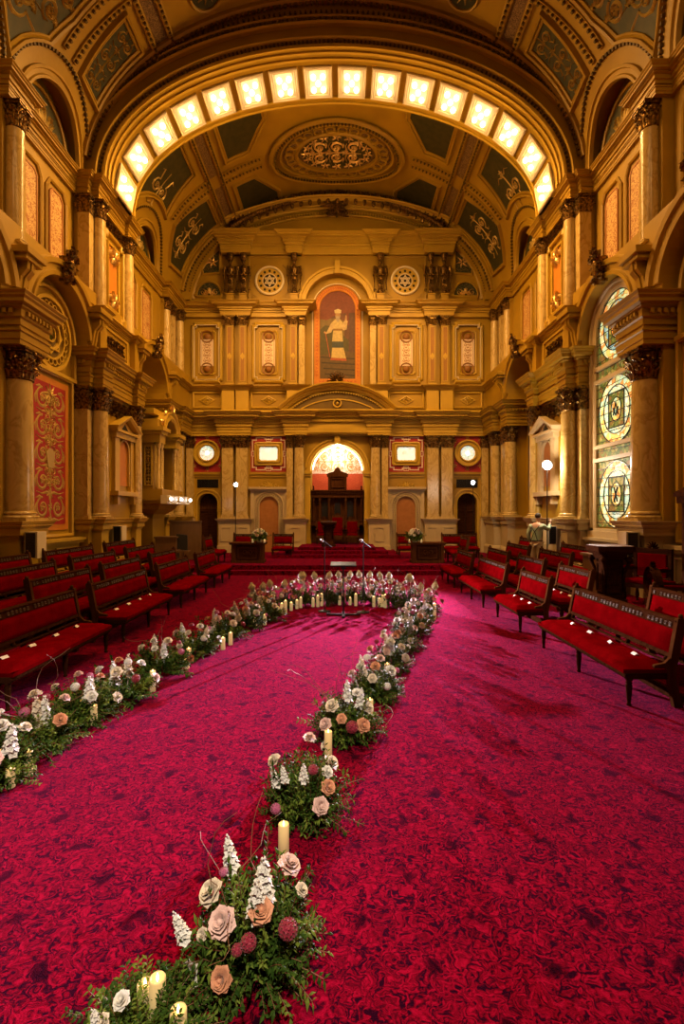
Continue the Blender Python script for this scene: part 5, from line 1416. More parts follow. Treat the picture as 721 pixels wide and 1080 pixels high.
def pedestal(name, x, y, z, w, h, label, cat):
    e = empty(name, (x, y, z)); tag(e, label, cat)
    def ring(mb, e0, z0, e1, z1, k=.72):
        pts = lambda q: [(sx*q*a, sy*q*b) for sx, sy, a, b in ((-1, -1, k, 1), (1, -1, k, 1), (1, -1, 1, k), (1, 1, 1, k), (1, 1, k, 1), (-1, 1, k, 1), (-1, 1, 1, k), (-1, -1, 1, k))]
        A = [(a, b, z0*h) for a, b in pts(e0*w)]; B = [(a, b, z1*h) for a, b in pts(e1*w)]; mb.strip(A, B, True); mb.add(A, [tuple(range(8))]); mb.add(B, [tuple(range(8))])
    m = MB(); ring(m, .5, 0, .5, .07); ring(m, .46, .07, .44, .14); ring(m, .42, .14, .40, .2); m.build('base', 'wood_dark', e)
    m = MB(); ring(m, .30, .2, .30, .86); ring(m, .34, .2, .34, .26); ring(m, .36, .80, .42, .88)
    for q in range(4):
        a = PI/2*q; ca, sa = round(cos(a)), round(sin(a)); P = lambda u, v, ww: (ca*(w*.30+ww)-sa*u, sa*(w*.30+ww)+ca*u, v)
        m.mould(P, rect(-w*.15, w*.15, .32*h, .72*h), [(0, 0), (0, .02), (-.02, .025), (-.03, 0)], True); m.mball(P, 0, .52*h, 0, w*.07, .12*h, .02)
    m.build('body', 'wood_dark', e)
    for q in range(4):
        m = MB(); a = PI/4+PI/2*q; m.tube([(w*.52*cos(a), w*.52*sin(a), .84*h), (w*.56*cos(a), w*.56*sin(a), .76*h), (w*.42*cos(a), w*.42*sin(a), .6*h), (w*.38*cos(a), w*.38*sin(a), .3*h)], .045, 7, .02); m.ball((w*.55*cos(a), w*.55*sin(a), .8*h), .065); m.build('scroll_bracket', 'wood_dark', e, smooth=True)
    m = MB(); ring(m, .50, .88, .54, .92); ring(m, .57, .92, .58, 1.0); m.build('top', 'wood_dark', e)
    m = MB(); ring(m, .55, .998, .55, 1.004); m.build('top_inlay', 'wood_brown', e)
pedestal('lectern', -.36, 22.35, .7, .62, 1.08, 'dark carved wooden lectern in front of the throne chairs on the top step', 'lectern')
pedestal('carved_pedestal', 5.50, 10.1, .24, .62, 1.30, 'big carved dark wood pedestal table among the right benches', 'pedestal')

def desk(x, y, z, label):
    e = empty('desk', (x, y, z)); tag(e, label, 'desk')
    m = MB(); m.box(-.62, .62, -.28, .28, 0, .10); m.box(-.58, .58, -.24, .24, .10, .68); bev(m.build('body', 'wood_mid', e), .008)
    P = lambda u, v, w: (u, -.24-w, v)
    m = MB(); m.mould(P, rect(-.36, .36, .18, .60), [(0, 0), (0, .03), (-.03, .04), (-.05, 0)], True); m.poly(P, rect(-.31, .31, .23, .55), 0, .008); m.build('front_panel', 'wood_dark', e)
    m = MB(); m.spiral(P, -.1, .39, .1, 0, 1.4, .03, .02, .01); m.spiral(P, .1, .39, .1, PI, 1.4, .03, .02, .01, -1); m.leafs(P, 0, .39, .09, 6, .03, .02, .01); m.build('carved_border', 'wood_mid', e)
    for s in (-1, 1):
        m = MB(); m.box(s*.53-.06, s*.53+.06, -.28, -.22, .1, .70); m.build('corner_post', 'wood_mid', e)
    m = MB(); m.box(-.66, .66, -.31, .31, .68, .72); m.box(-.68, .68, -.33, .33, .72, .765); bev(m.build('top', 'wood_mid', e), .01)
desk(-3.30, 19.3, .30, 'carved wooden desk with a bouquet on the left of the stage')
desk(3.42, 19.3, .30, 'carved wooden desk with a bouquet on the right of the stage')

# canopied chair at the right edge
e = empty('canopied_stall', (6.88, 9.05, .36)); e.scale = (.74, .9, 1); tag(e, 'tall dark carved canopied stall cut off by the right edge', 'stall')
m = MB(); m.box(-.55, .55, .30, .42, .2, 2.1); m.build('back_panel', 'wood_dark', e)
for sx in (-1, 1):
    m = MB(); m.lathe(sx*.5, -.28, [(.08, .0), (.08, .55), (.05, .62), (.065, .9), (.05, 1.6), (.05, 1.85), (.09, 1.92), (.09, 2.0)], 14); m.ball((sx*.5, -.28, .7), .09); m.build('post', 'wood_dark', e, smooth=True)
m = MB(); m.box(-.66, .66, -.42, .45, 2.0, 2.12); m.box(-.74, .74, -.5, .45, 2.12, 2.2)
P = lambda u, v, w: (u, -.48-w, v); m.poly(P, [(-.74, 2.2), (0, 2.52), (.74, 2.2)], -.9, 0); m.ball((-.7, -.46, 2.26), .05); m.build('canopy', 'wood_dark', e)
m = MB(); m.box(-.55, .55, -.36, .36, 0, .42); m.build('seat_box', 'wood_dark', e)
m = MB(); m.box(-.42, .42, -.3, .28, .42, .5); bev(m.build('seat', 'velvet', e), .03)
# stepped wooden plinth by the right column
e = empty('stepped_cabinet', (6.45, 11.9, .36)); tag(e, 'plain tan stepped wooden cabinet below the nearest right column', 'cabinet')
m = MB(); m.box(-.55, .25, -.5, .5, 0, .42); m.build('lower_step', 'wood_brown', e)
m = MB(); m.box(-.40, .25, -.5, .5, .42, .80); m.box(-.45, .25, -.55, .55, .80, .86); m.build('upper_step', 'wood_brown', e)
# left: big plain board and small desk with a screen
e = empty('wooden_partition', (-5.95, 20.2, .30)); tag(e, 'large plain brown wooden board standing before the left arched door', 'partition')
m = MB(); m.box(-.62, .62, -.03, .03, .03, 1.5); m.build('board', 'wood_brown', e)
m = MB(); m.box(-.64, .64, -.05, .05, 1.5, 1.55); m.build('top_edge', 'wood_brown', e)
for s in (-1, 1):
    m = MB(); m.box(s*.5-.05, s*.5+.05, -.22, .22, 0, .06); m.build('foot', 'wood_brown', e)
e = empty('console_desk', (-6.15, 18.85, .30)); tag(e, 'small brown console desk at the foot of the left organ gallery', 'desk')
m = MB(); m.box(-.42, .34, -.25, .25, 0, .95); m.build('body', 'wood_brown', e)
m = MB(); m.box(-.46, .38, -.28, .28, .95, 1.0); m.build('top', 'wood_brown', e)
e = empty('screen', (-5.62, 18.75, .30)); tag(e, 'black tilted screen beside the small brown desk on the left', 'screen')
m = MB(); m.add([(-.2, -.05, .55), (.2, -.05, .5), (.16, .06, 1.05), (-.24, .06, 1.1), (-.2, -.01, .55), (.2, -.01, .5), (.16, .10, 1.05), (-.24, .10, 1.1)], [(0, 1, 2, 3), (4, 7, 6, 5), (0, 4, 5, 1), (1, 5, 6, 2), (2, 6, 7, 3), (3, 7, 4, 0)]); m.build('display', 'black', e)
m = MB(); m.box(-.25, .25, -.1, .2, .42, .48); m.box(-.03, .03, .02, .08, 0, .6); m.box(-.2, .2, -.15, .2, 0, .03); m.build('stand', 'wood_brown', e)

# ================================================================== ORGAN GALLERY (left far arch)
def gallery():
    e = empty('organ_gallery'); tag(e, 'projecting carved gallery with paired columns and footlights in the far left arch', 'gallery')
    x0, x1 = -7.9, -6.32; ya, yb = 18.35, 20.7
    m = MB()
    m.box(x0, x1+.2, ya-.05, yb+.05, 2.62, 2.80); m.box(x0, x1+.1, ya, yb, 2.80, 3.02)
    pr = [(0, 2.62), (0, 2.52), (.18, 2.44), (.22, 2.3), (.5, 2.12), (.55, 1.95)]
    for (d0, z0), (d1, z1) in zip(pr, pr[1:]):
        A = [(x0, ya+d0, z0), (x1+.1-d0, ya+d0, z0), (x1+.1-d0, yb-d0, z0), (x0, yb-d0, z0)]; B = [(x0, ya+d1, z1), (x1+.1-d1, ya+d1, z1), (x1+.1-d1, yb-d1, z1), (x0, yb-d1, z1)]; m.strip(A, B, True)
    m.box(x0, x1-.45, ya+.55, yb-.55, .3, 2.0); m.build('corbelled_base', 'plaster', e)
    for q0, q1 in ((ya+.08, ya+.2), (yb-.2, yb-.08)):
        m = MB(); m.box(x0, x1-.25, q0, q1, 3.0, 4.75); m.build('side_wall', 'plaster', e)
    P = lambda u, v, w: (u, ya+.08-w, v)
    for a, b in ((-7.3, -6.98), (-6.88, -6.6)):
        m = MB(); m.mbox(P, a, b, 3.15, 4.6, 0, .015); m.build('lattice', 'fret_dark', e)
        m = MB(); m.mould(P, rect(a, b, 3.15, 4.6), [(0, 0), (0, .05), (.04, .05), (.04, 0)], True)
        m.rinceau(P, (a+b)/2, 3.87, (b-a)/2, .7, .03, .015, cells=6); m.build('lattice_frame', 'plaster_light', e)
    for yy in (ya+.14, ya+.42, yb-.42, yb-.14):
        m = MB(); m.lathe(x1-.08, yy, [(.085, 3.02), (.09, 3.07), (.06, 3.1), (.055, 4.35), (.05, 4.45), (.09, 4.6), (.1, 4.7)], 14); m.build('colonnette', 'marble', e, smooth=True)
    m = MB()
    for q0, q1 in ((ya, ya+.56), (yb-.56, yb)):
        m.box(x0, x1+.02, q0, q1, 4.7, 5.0); m.box(x0, x1+.10, q0-.06, q1+.06, 5.0, 5.12); m.box(x0, x1+.18, q0-.12, q1+.12, 5.12, 5.25)
    m.box(x0, x1-.05, ya, ya+.5, 5.25, 5.55); m.box(x0, x1-.2, ya, yb, 5.75, 5.95)
    Q = lambda u, v, w: (x1-.05+w, u, v)
    c = (ya+yb)/2
    m.mould(Q, arc(c, 5.05, .62, 180, 0, 20), [(0, -.4), (0, .1), (.08, .14), (.2, .1), (.26, .16), (.32, .16), (.32, -.4)])
    m.build('entablature', 'plaster_light', e)
    m = MB(); m.leafs(Q, c, 5.95, .3, 7, .1, .08, .1, 0, PI); 
    for h in (-1, 1): m.spiral(Q, c+h*.5, 5.85, .18, 0, 1.3, .08, .08, .05, hand=h); m.spiral(Q, c+h*.9, 5.5, .14, 0, 1.3, .06, .08, .05, hand=h)
    m.build('crest', 'gilt_bright', e)
    m = MB(); m.box(x0, x0+.3, ya+.2, yb-.2, 3.0, 5.6); m.build('dark_interior', 'void', e)
    for k in range(7):
        m = MB(); yy = ya+.62+.19*k; m.lathe(x1-.5, yy, [(.05, 3.0), (.055, 3.3), (.055, 4.6+.12*(3-abs(k-3)))], 10); m.build('organ_pipe', 'gold_paint', e, smooth=True)
gallery()
e = empty('footlight_strip'); tag(e, 'white ledge with bright bulbs on the edge of the left gallery', 'footlight')
m = MB(); m.box(-6.22, -5.98, 18.2, 20.85, 2.50, 2.80)
m.build('ledge', 'cream', e)
for y in (18.3, 19.45, 20.6):
    m = MB(); m.lathe(-5.95, y, [(.05, 2.58), (.07, 2.62), (.07, 2.72), (.05, 2.76)], 10); m.build('socket', 'cream', e)
    m = MB(); m.ball((-5.88, y, 2.67), .06); m.build('bulb', 'glare_small', e, smooth=True)

# ================================================================== STANDS AND LIGHTS
def fp(px, py, z=0):     # where a point of the photograph's floor lies in the room
    y = 540*(2.2-z)/(py-540); return (.22+(px-360.5)*y/540, y)
def mic_stand(x, y, lab, dx):
    e = empty('microphone_stand', (x, y, 0)); tag(e, lab, 'microphone stand', 'microphone stands')
    m = MB(); m.lathe(0, 0, [(.14, 0), (.14, .015), (.05, .03), (.02, .05)], 24); m.build('base', 'black_metal', e)
    m = MB(); m.tube([(0, 0, .03), (0, 0, 1.45)], .012, 8); m.build('pole', 'black_metal', e)
    m = MB(); m.lathe(0, 0, [(.02, .1), (.028, .14), (.028, .22), (.02, .26)], 10); m.build('clutch', 'chrome', e)
    m = MB(); m.tube([(0, 0, 1.44), (dx*.03, -.03, 1.49)], .018, 8); m.build('clip', 'black', e)
    m = MB(); m.tube([(dx*.16, .02, 1.42), (dx*-.03, -.05, 1.56)], .012, 10, .018); m.build('microphone_body', 'black', e)
    m = MB(); m.ball((dx*-.055, -.06, 1.58), .034, n=12, m=8); m.build('microphone_head', 'chrome', e, smooth=True)
x, y = fp(342, 645); mic_stand(x, y, 'left microphone stand in front of the flower semicircle', 1)
x, y = fp(383, 646); mic_stand(x, y, 'right microphone stand in front of the flower semicircle', 1)
x, y = fp(362, 649); e = empty('music_stand', (x, y, 0)); tag(e, 'black music stand between the two microphone stands', 'music stand')
m = MB(); m.box(-.34, .34, -.03, .03, .0, .035); m.box(-.03, .03, -.28, .28, .0, .035); m.box(-.36, -.28, -.04, .04, 0, .05); m.box(.28, .36, -.04, .04, 0, .05); m.build('base', 'black', e)
m = MB(); m.tube([(0, 0, .03), (0, 0, 1.05)], .016, 10); m.build('pole', 'black_metal', e)
m = MB(); m.box(-.05, .05, -.02, .05, .98, 1.08); m.build('clamp', 'black_metal', e)
m = MB(); m.add([(-.27, -.19, 1.06), (.27, -.19, 1.06), (.27, .16, 1.11), (-.27, .16, 1.11), (-.27, -.19, 1.075), (.27, -.19, 1.075), (.27, .16, 1.125), (-.27, .16, 1.125)], [(0, 1, 2, 3), (4, 5, 6, 7), (0, 1, 5, 4), (1, 2, 6, 5), (2, 3, 7, 6), (3, 0, 4, 7)]); m.box(-.27, .27, -.21, -.19, 1.055, 1.085); m.build('tray', 'black_metal', e)

def light_stand(x, y, z0, zt, aim, label, glow, r=.09, head=True):
    e = empty('light_stand', (x, y, z0)); tag(e, label, 'light stand')
    h = zt-z0
    m = MB(); m.tube([(0, 0, .35), (0, 0, h-.1)], .02, 8, .014); m.build('pole', 'black_metal', e)
    for k in range(3):
        a = 2*PI*k/3+.4; m = MB(); m.tube([(0, 0, .55), (.38*cos(a), .38*sin(a), .015)], .012, 6); m.tube([(0, 0, .3), (.2*cos(a), .2*sin(a), .28)], .008, 5); m.build('leg', 'black_metal', e)
    d = (Vector(aim)-Vector((x, y, zt))).normalized()
    m = MB(); m.tube([-d*.16+Vector((0, 0, h)), d*.02+Vector((0, 0, h))], r*.9, 14, r*1.1); m.box(-.015, .015, -.015, .015, h-.18, h-.02); hs_ = m.build('lamp_housing', 'black', e)
    m = MB(); c = d*.05+Vector((0, 0, h)); m.ball(tuple(c), r*.9, n=14, m=8); m.build('lens', glow, hs_, smooth=True)
    return Vector((x, y, zt))+d*.2, d
p1_, d1_ = light_stand(-4.25, 21.5, .30, 3.35, (3.6, 4.5, 0), 'black stand with a small bright lamp left of the niche behind the left desk', 'glare_small', .09)
p2_, d2_ = light_stand(5.75, 21.6, .30, 3.45, (-1.5, 7, 0), 'black stand with a small bright lamp before the right arched door', 'glare_small', .09)
p3_, d3_ = light_stand(6.43, 15.5, .36, 3.62, (1.0, 2.0, .5), 'tall stand with a dazzling floodlight beside the man in green', 'glare', .14)

# ================================================================== CANDLES AND FLOWERS
_cm = {}
def candle(px, py, h, label, z=0, xy=None):
    x, y = xy or fp(px, py, z); e = empty('candle', (x, y, z)); tag(e, label, 'candle', 'pillar candles along the flowers')
    k = round(h, 2)
    if k not in _cm:
        m = MB(); r = .034; m.lathe(0, 0, [(r, 0), (r, h-.006), (r*.93, h), (r*.75, h-.004), (r*.6, h-.02), (.004, h-.024)], 20); a = m.build('wax', 'wax', e, smooth=True)
        m = MB(); m.lathe(0, 0, [(.002, h-.02), (.007, h-.008), (.006, h+.004), (.001, h+.02)], 8); b = m.build('flame', 'flame', a, smooth=True); _cm[k] = (a.data, b.data)
    else: reuse('flame', _cm[k][1], reuse('wax', _cm[k][0], e))

# --- flower heads (unit radius)
def petal_ring(mb, n, r, z, w, lift, open_, a0):
    for i in range(n):
        a = a0+2*PI*i/n+random.uniform(-.12, .12); ca, sa = cos(a), sin(a); vs = []
        for j, t in enumerate((0, .4, .8, 1.0)):
            rr = r*(.25+.75*t**(.6 if open_ > .5 else 1.2)); zz = z+lift*sin(t*PI/2)-(open_*.22*max(0, t-.6)); ww = w*(.45, 1, .95, .45)[j]
            for s in (-1, 0, 1):
                q = .10*r*(1-abs(s)); vs.append((ca*(rr-(.12*r if s else 0))-sa*s*ww, sa*(rr-(.12*r if s else 0))+ca*s*ww, zz+(.05 if s else 0)+q*.1+random.uniform(-.02, .02)))
        mb.add(vs, [(3*j+c, 3*j+c+1, 3*j+c+4, 3*j+c+3) for j in range(3) for c in (0, 1)])
def rose_mesh(m_):
    m = MB(); m.ball((0, 0, .25), .24, .24, .38, 9, 6)
    petal_ring(m, 3, .34, .0, .26, .66, 0, 0); petal_ring(m, 4, .48, -.05, .32, .66, .1, .5); petal_ring(m, 5, .68, -.1, .38, .60, .5, .2); petal_ring(m, 6, .95, -.15, .42, .42, .9, .7); petal_ring(m, 6, 1.08, -.2, .42, .22, 1.1, .1)
    o = m.build('rose', m_, smooth=True); me = o.data; bpy.data.objects.remove(o); return me
def floret(mb, c, n_, r, k=4):
    n_ = Vector(n_).normalized(); a = n_.orthogonal().normalized(); b = n_.cross(a); c = Vector(c); rot = random.uniform(0, 6)
    for i in range(k):
        t = rot+2*PI*i/k; d = a*cos(t)+b*sin(t); e = n_.cross(d)
        mb.add([c, c+d*r*.55+e*r*.42+n_*r*.15, c+d*r+n_*r*.28, c+d*r*.55-e*r*.42+n_*r*.15], [(0, 1, 2, 3)])
def cluster_mesh(m_, n=46, flat=.8):
    m = MB(); m.ball((0, 0, .2), .6, .6, .5, 8, 5)
    for i in range(n):
        z = 1-1.25*(i+.5)/n; a = i*2.4; q = sqrt(max(0, 1-z*z)); d = (q*cos(a), q*sin(a), z*flat); floret(m, (d[0]*.9, d[1]*.9, d[2]*.9+.2), d, .30)
    o = m.build('hydrangea', m_); me = o.data; bpy.data.objects.remove(o); return me
def spike_mesh(m_, n=26):
    m = MB(); m.tube([(0, 0, -1.2), (.03, 0, 0), (0, .05, 1.5), (.05, .1, 2.9)], .05, 5, .02)
    for i in range(n):
        t = i/(n-1); a = i*2.4; r = 1.0-.72*t; c = Vector((cos(a)*.42*r, sin(a)*.42*r, -.1+2.9*t)); d = Vector((cos(a), sin(a), .8))
        if t < .86:
            floret(m, c, d, .50*r+.10, 5); floret(m, c+d*.04, d+Vector((0, 0, .5)), .26*r+.06, 4); m.ball(tuple(c+d*.10), .05, n=5, m=3)
        else: m.ball(tuple(c), .09, .09, .12, 6, 4)
    o = m.build('flower_spike', m_); me = o.data; bpy.data.objects.remove(o); return me
def plume_mesh(m_):
    m = MB(); m.tube([(0, 0, -2), (0, 0, 0), (.1, 0, 1.2)], .04, 5, .02)
    for i in range(130):
        t = random.random(); a = random.uniform(0, 6.3); r = .85*sin(PI*min(1, t*.85+.12)); c = Vector((.1*t+r*cos(a)*.5, r*sin(a)*.5, -.1+1.15*t)); floret(m, c, (cos(a), sin(a), 1), .2, 3)
    o = m.build('plume', m_); me = o.data; bpy.data.objects.remove(o); return me
FL = {}
for k in ('rose_white', 'rose_cream', 'rose_pink', 'rose_peach', 'rose_red'): FL[k] = rose_mesh(k)
for k, c in (('hyd_red', 'rose_red'), ('hyd_mauve', 'bloom_mauve'), ('hyd_white', 'bloom_white')): FL[k] = cluster_mesh(c)
FL['spike_white'] = spike_mesh('bloom_white'); FL['spike_pink'] = spike_mesh('rose_cream'); FL['plume'] = plume_mesh('bloom_yellow')
NAMES = {'rose': 'rose', 'hyd': 'hydrangea', 'spike': 'flower_spike', 'plume': 'plume'}
CN = {'rose_white': 'white rose', 'rose_cream': 'cream rose', 'rose_pink': 'blush pink rose', 'rose_peach': 'peach rose', 'rose_red': 'dark red rose', 'hyd_red': 'dark red flower cluster', 'hyd_mauve': 'mauve flower cluster', 'hyd_white': 'white flower cluster', 'spike_white': 'white flower spike', 'spike_pink': 'cream flower spike', 'plume': 'pale yellow plume'}
def leaf(mb, p, d, up, L, W):
    s = d.cross(up).normalized(); n = s.cross(d).normalized()
    a = p; b = p+d*L*.45+s*W; c = p+d*L-n*L*.12; e = p+d*L*.45-s*W; f = p+d*L*.5+n*W*.35
    mb.add([a, b, c, f, e], [(0, 1, 2, 3), (0, 3, 2, 4)])
def foliage_mesh(n, seed, L=.045, W=.012, wild=1.):
    """low mound of sprigs, unit half-width .38, height .42"""
    rnd = random.Random(seed); m = MB()
    for i in range(n):
        a = rnd.uniform(0, 2*PI); rr = .30*sqrt(rnd.random()); base = Vector((cos(a)*rr*.6, sin(a)*rr*.6, rnd.uniform(0, .08)))
        el = rnd.uniform(.1, 1.45); out = Vector((cos(a)*cos(el), sin(a)*cos(el), sin(el))); ln = rnd.uniform(.20, .42)*(1.15 if rnd.random() < .2*wild else .85)
        pts = [base+out*ln*t+Vector((0, 0, -.10*t*t*ln*cos(el)*2)) for t in (0, .25, .5, .75, 1)]
        m.mi = 2; m.tube(pts, .0022, 3)
        m.mi = 1 if rnd.random() < .28 else 0
        k = 9
        for j in range(k):
            t = .2+.8*j/(k-1); q = t*4; i0 = min(3, int(q)); p = pts[i0]+(pts[i0+1]-pts[i0])*(q-i0); tg_ = (pts[i0+1]-pts[i0]).normalized()
            ph = rnd.uniform(0, 2*PI); o1 = tg_.orthogonal().normalized(); o2 = tg_.cross(o1)
            for s in (0, PI):
                dd = (tg_*.75+(o1*cos(ph+s)+o2*sin(ph+s))).normalized(); leaf(m, p, dd, Vector((0, 0, 1)) if abs(dd.z) < .9 else Vector((1, 0, 0)), L*rnd.uniform(.8, 1.3), W*rnd.uniform(.8, 1.3))
    o = m.build('foliage', ['leaf', 'leaf_light', 'twig']); me = o.data; bpy.data.objects.remove(o); return me
FOL = [foliage_mesh(150, 1), foliage_mesh(150, 2), foliage_mesh(170, 3)]
FARF = [foliage_mesh(85, 11, .06, .018), foliage_mesh(85, 12, .06, .018), foliage_mesh(85, 13, .06, .018)]
def twig_mesh(n, seed, h=.6):
    rnd = random.Random(seed); m = MB()
    for i in range(n):
        a = rnd.uniform(0, 2*PI); p = Vector((rnd.uniform(-.15, .15), rnd.uniform(-.1, .1), .2)); pts = [p.copy()]
        d = Vector((cos(a)*.5, sin(a)*.4, 1)).normalized()
        for k in range(9):
            d = (d+Vector((rnd.uniform(-.55, .55), rnd.uniform(-.55, .55), rnd.uniform(-.35, .3)))).normalized(); p = p+d*h/8; p.z = max(p.z, .05); pts.append(p.copy())
        m.tube(pts, .003, 4, .0012)
    o = m.build('curly_twigs', 'twig'); me = o.data; bpy.data.objects.remove(o); return me
TW = [twig_mesh(6, 4), twig_mesh(7, 5, .8)]
def arrangement(x, y, sx, sy, sz, flowers, label, group, seed, near=False, rz=None, twigs=None):
    """flowers: [(kind, u, v, h, size)] u, v in -1..1 over the mound seen from above"""
    rnd = random.Random(seed)
    e = empty('flower_arrangement', (x, y, 0)); tag(e, label, 'flower arrangement', group)
    me = (FOL if near else FARF)[seed % 3]
    reuse('foliage', me, e, (0, 0, 0), (0, 0, rnd.uniform(0, 6.28) if rz is None else rz), (sx/.46, sy/.46, sz/.46))
    if near: reuse('foliage', FOL[(seed+1) % 3], e, (0, 0, 0), (0, 0, rnd.uniform(0, 6.28)), (sx/.48, sy/.48, sz/.54))
    for kd, u, v, h, sc in flowers:
        q = min(.98, math.hypot(u, v)); zz = sz*(h if h is not None else (1.0*sqrt(max(.05, 1-q*q))))
        n = Vector((u*.9, v*.9-.35, .9*sqrt(max(.1, 1-q*q))+.15))
        if kd.startswith(('spike', 'plume')): n = Vector((u*.35, v*.35-.1, 1))
        rot = n.to_track_quat('Z', 'Y').to_euler()
        if kd.startswith('spike'): sc *= 1.35; zz -= sc*1.2
        if kd.startswith('hyd'): sc *= .72
        o = reuse(NAMES[kd.split('_')[0]], FL[kd], e, (u*sx, v*sy, zz), rot, (sc, sc, sc)); o['label'] = CN[kd]
    if twigs is not None: reuse('curly_twigs', TW[twigs % 2], e, (0, 0, 0), (0, 0, rnd.uniform(0, 6)))
def rand_flowers(seed, n, sc=.055, pal=None, spikes=2):
    rnd = random.Random(seed); out = []
    pal = pal or ['rose_white', 'rose_cream', 'rose_pink', 'rose_peach', 'rose_white', 'hyd_red', 'hyd_mauve', 'hyd_white', 'rose_cream']
    for i in range(n):
        a = i*2.4+rnd.uniform(-.3, .3); q = sqrt((i+.5)/n)*.92; out.append((pal[(i*5+seed) % len(pal)], q*cos(a), q*sin(a), None, sc*rnd.uniform(.75, 1.15)))
    for i in range(spikes): out.append((('spike_white', 'spike_pink')[i % 2], rnd.uniform(-.5, .5), rnd.uniform(-.2, .6), .75, sc*rnd.uniform(.9, 1.15)))
    return out
# right-hand row, from the camera outwards; the two nearest follow the photograph bloom by bloom
def at(px, py, y):       # room point at depth y
    return (.22+(px-360.5)*y/540, 2.2-(py-540)*y/540)
def by_px(cx, cy, sx, sy, sz, lst):
    out = []
    for kd, px, py, dy, sc in lst:
        # where the view of that bloom meets the mound
        a_, c_ = (px-360.5)/540, (540-py)/540; k_ = .92
        A = (a_/sx/k_)**2+(1/sy/k_)**2+(c_/sz/k_)**2; B = 2*(a_*(.22-cx)/(sx*k_)**2-cy/(sy*k_)**2+c_*2.2/(sz*k_)**2); C = ((.22-cx)/sx/k_)**2+(cy/sy/k_)**2+(2.2/sz/k_)**2-1
        D = B*B-4*A*C
        y = (-B-sqrt(D))/2/A if D > 0 else -B/2/A
        x, z = at(px, py, y); dy = y-cy; out.append((kd, (x-cx)/sx, dy/sy, z/sz, sc))
    return out
c = (-.60, 2.10)
arrangement(c[0], c[1], .34, .26, .30, by_px(c[0], c[1], .34, .26, .30, [('rose_white', 128, 1055, .05, .035), ('spike_white', 105, 1075, .0, .03), ('rose_cream', 108, 1078, -.02, .03)]), 'low leafy clump with white blossoms at the bottom edge, nearest of the right flower row', 'flowers along the right aisle', 1, True)
c = (-.20, 2.48)
arrangement(c[0], c[1], .34, .34, .58, by_px(c[0], c[1], .34, .34, .58, [
    ('rose_pink', 234, 973, -.14, .066), ('rose_cream', 222, 941, .02, .062), ('rose_pink', 305, 912, .08, .060), ('rose_white', 199, 1031, -.2, .068), ('rose_peach', 275, 960, -.06, .056), ('rose_peach', 233, 1033, -.20, .050),
    ('hyd_red', 303, 980, -.04, .062), ('hyd_red', 262, 994, -.12, .050), ('spike_white', 277, 925, .0, .055), ('spike_white', 271, 945, -.04, .050), ('spike_white', 244, 900, .10, .042), ('spike_white', 194, 975, -.05, .036), ('rose_cream', 213, 986, -.10, .03), ('rose_cream', 318, 938, .08, .034), ('hyd_mauve', 236, 920, .08, .03), ('hyd_red', 250, 1002, -.16, .035)]),
    'largest lush arrangement nearest the camera with blush roses and white spikes', 'flowers along the right aisle', 2, True, twigs=0)
c = (-.06, 3.72)
arrangement(c[0], c[1], .30, .36, .56, by_px(c[0], c[1], .30, .36, .56, [
    ('rose_peach', 346, 830, -.05, .055), ('rose_cream', 349, 804, .05, .062), ('rose_white', 345, 814, .0, .045), ('rose_cream', 289, 802, .05, .055), ('rose_pink', 338, 850, -.12, .060), ('hyd_mauve', 291, 853, -.14, .05), ('hyd_red', 330, 812, .0, .05), ('spike_white', 320, 814, .0, .035), ('spike_white', 291, 818, -.05, .035), ('rose_pink', 326, 778, .15, .05), ('spike_white', 300, 815, .05, .03)]),
    'second clump of the right flower row, with cream and peach roses on its right', 'flowers along the right aisle', 3, True)
c = (.27, 5.02)
arrangement(c[0], c[1], .34, .40, .50, by_px(c[0], c[1], .34, .40, .50, [
    ('rose_cream', 350, 744, .05, .07), ('rose_pink', 343, 764, .0, .065), ('hyd_red', 371, 767, -.05, .08), ('rose_peach', 383, 765, -.05, .07), ('rose_cream', 388, 746, .08, .06), ('rose_peach', 360, 758, .0, .05), ('spike_white', 379, 736, .12, .05), ('spike_white', 366, 728, .2, .05), ('rose_white', 377, 731, .15, .06), ('spike_white', 333, 780, -.1, .04), ('rose_cream', 343, 787, -.15, .05)]),
    'third arrangement of the right flower row with a dark red bloom in the middle', 'flowers along the right aisle', 4, True, twigs=1)
for i, (px, py, r_) in enumerate(((396, 738, .34), (412, 708, .34), (424, 688, .34), (433, 672, .34), (441, 661, .34))):
    x, y = fp(px, py); arrangement(x, y+.1, r_, .42, .46+.01*i, rand_flowers(20+i, 12, .060), '%s arrangement of the right flower row counted from the camera' % ('fourth', 'fifth', 'sixth', 'seventh', 'eighth')[i], 'flowers along the right aisle', 10+i, i == 0)
for i, (px, py, r_) in enumerate(((-25, 835, .40), (28, 795, .42), (78, 765, .40), (122, 745, .42), (166, 715, .42), (202, 695, .42), (232, 677, .42), (258, 664, .42), (280, 655, .38))):
    x, y = fp(px, py); arrangement(x, y+.15, r_, .44, .47, rand_flowers(40+i, 9 if i > 1 else 8, .062, spikes=2), '%s arrangement of the left flower row counted from the camera' % ('first', 'second', 'third', 'fourth', 'fifth', 'sixth', 'seventh', 'eighth', 'ninth')[i], 'flowers along the left aisle', 20+i, i < 3, twigs=(i if i % 3 == 1 else None))
SEM = [(-1.55, 11.15), (-1.22, 11.65), (-.75, 12.0), (-.22, 12.2), (.30, 12.3), (.84, 12.25), (1.34, 12.0), (1.75, 11.6), (2.05, 11.15)]
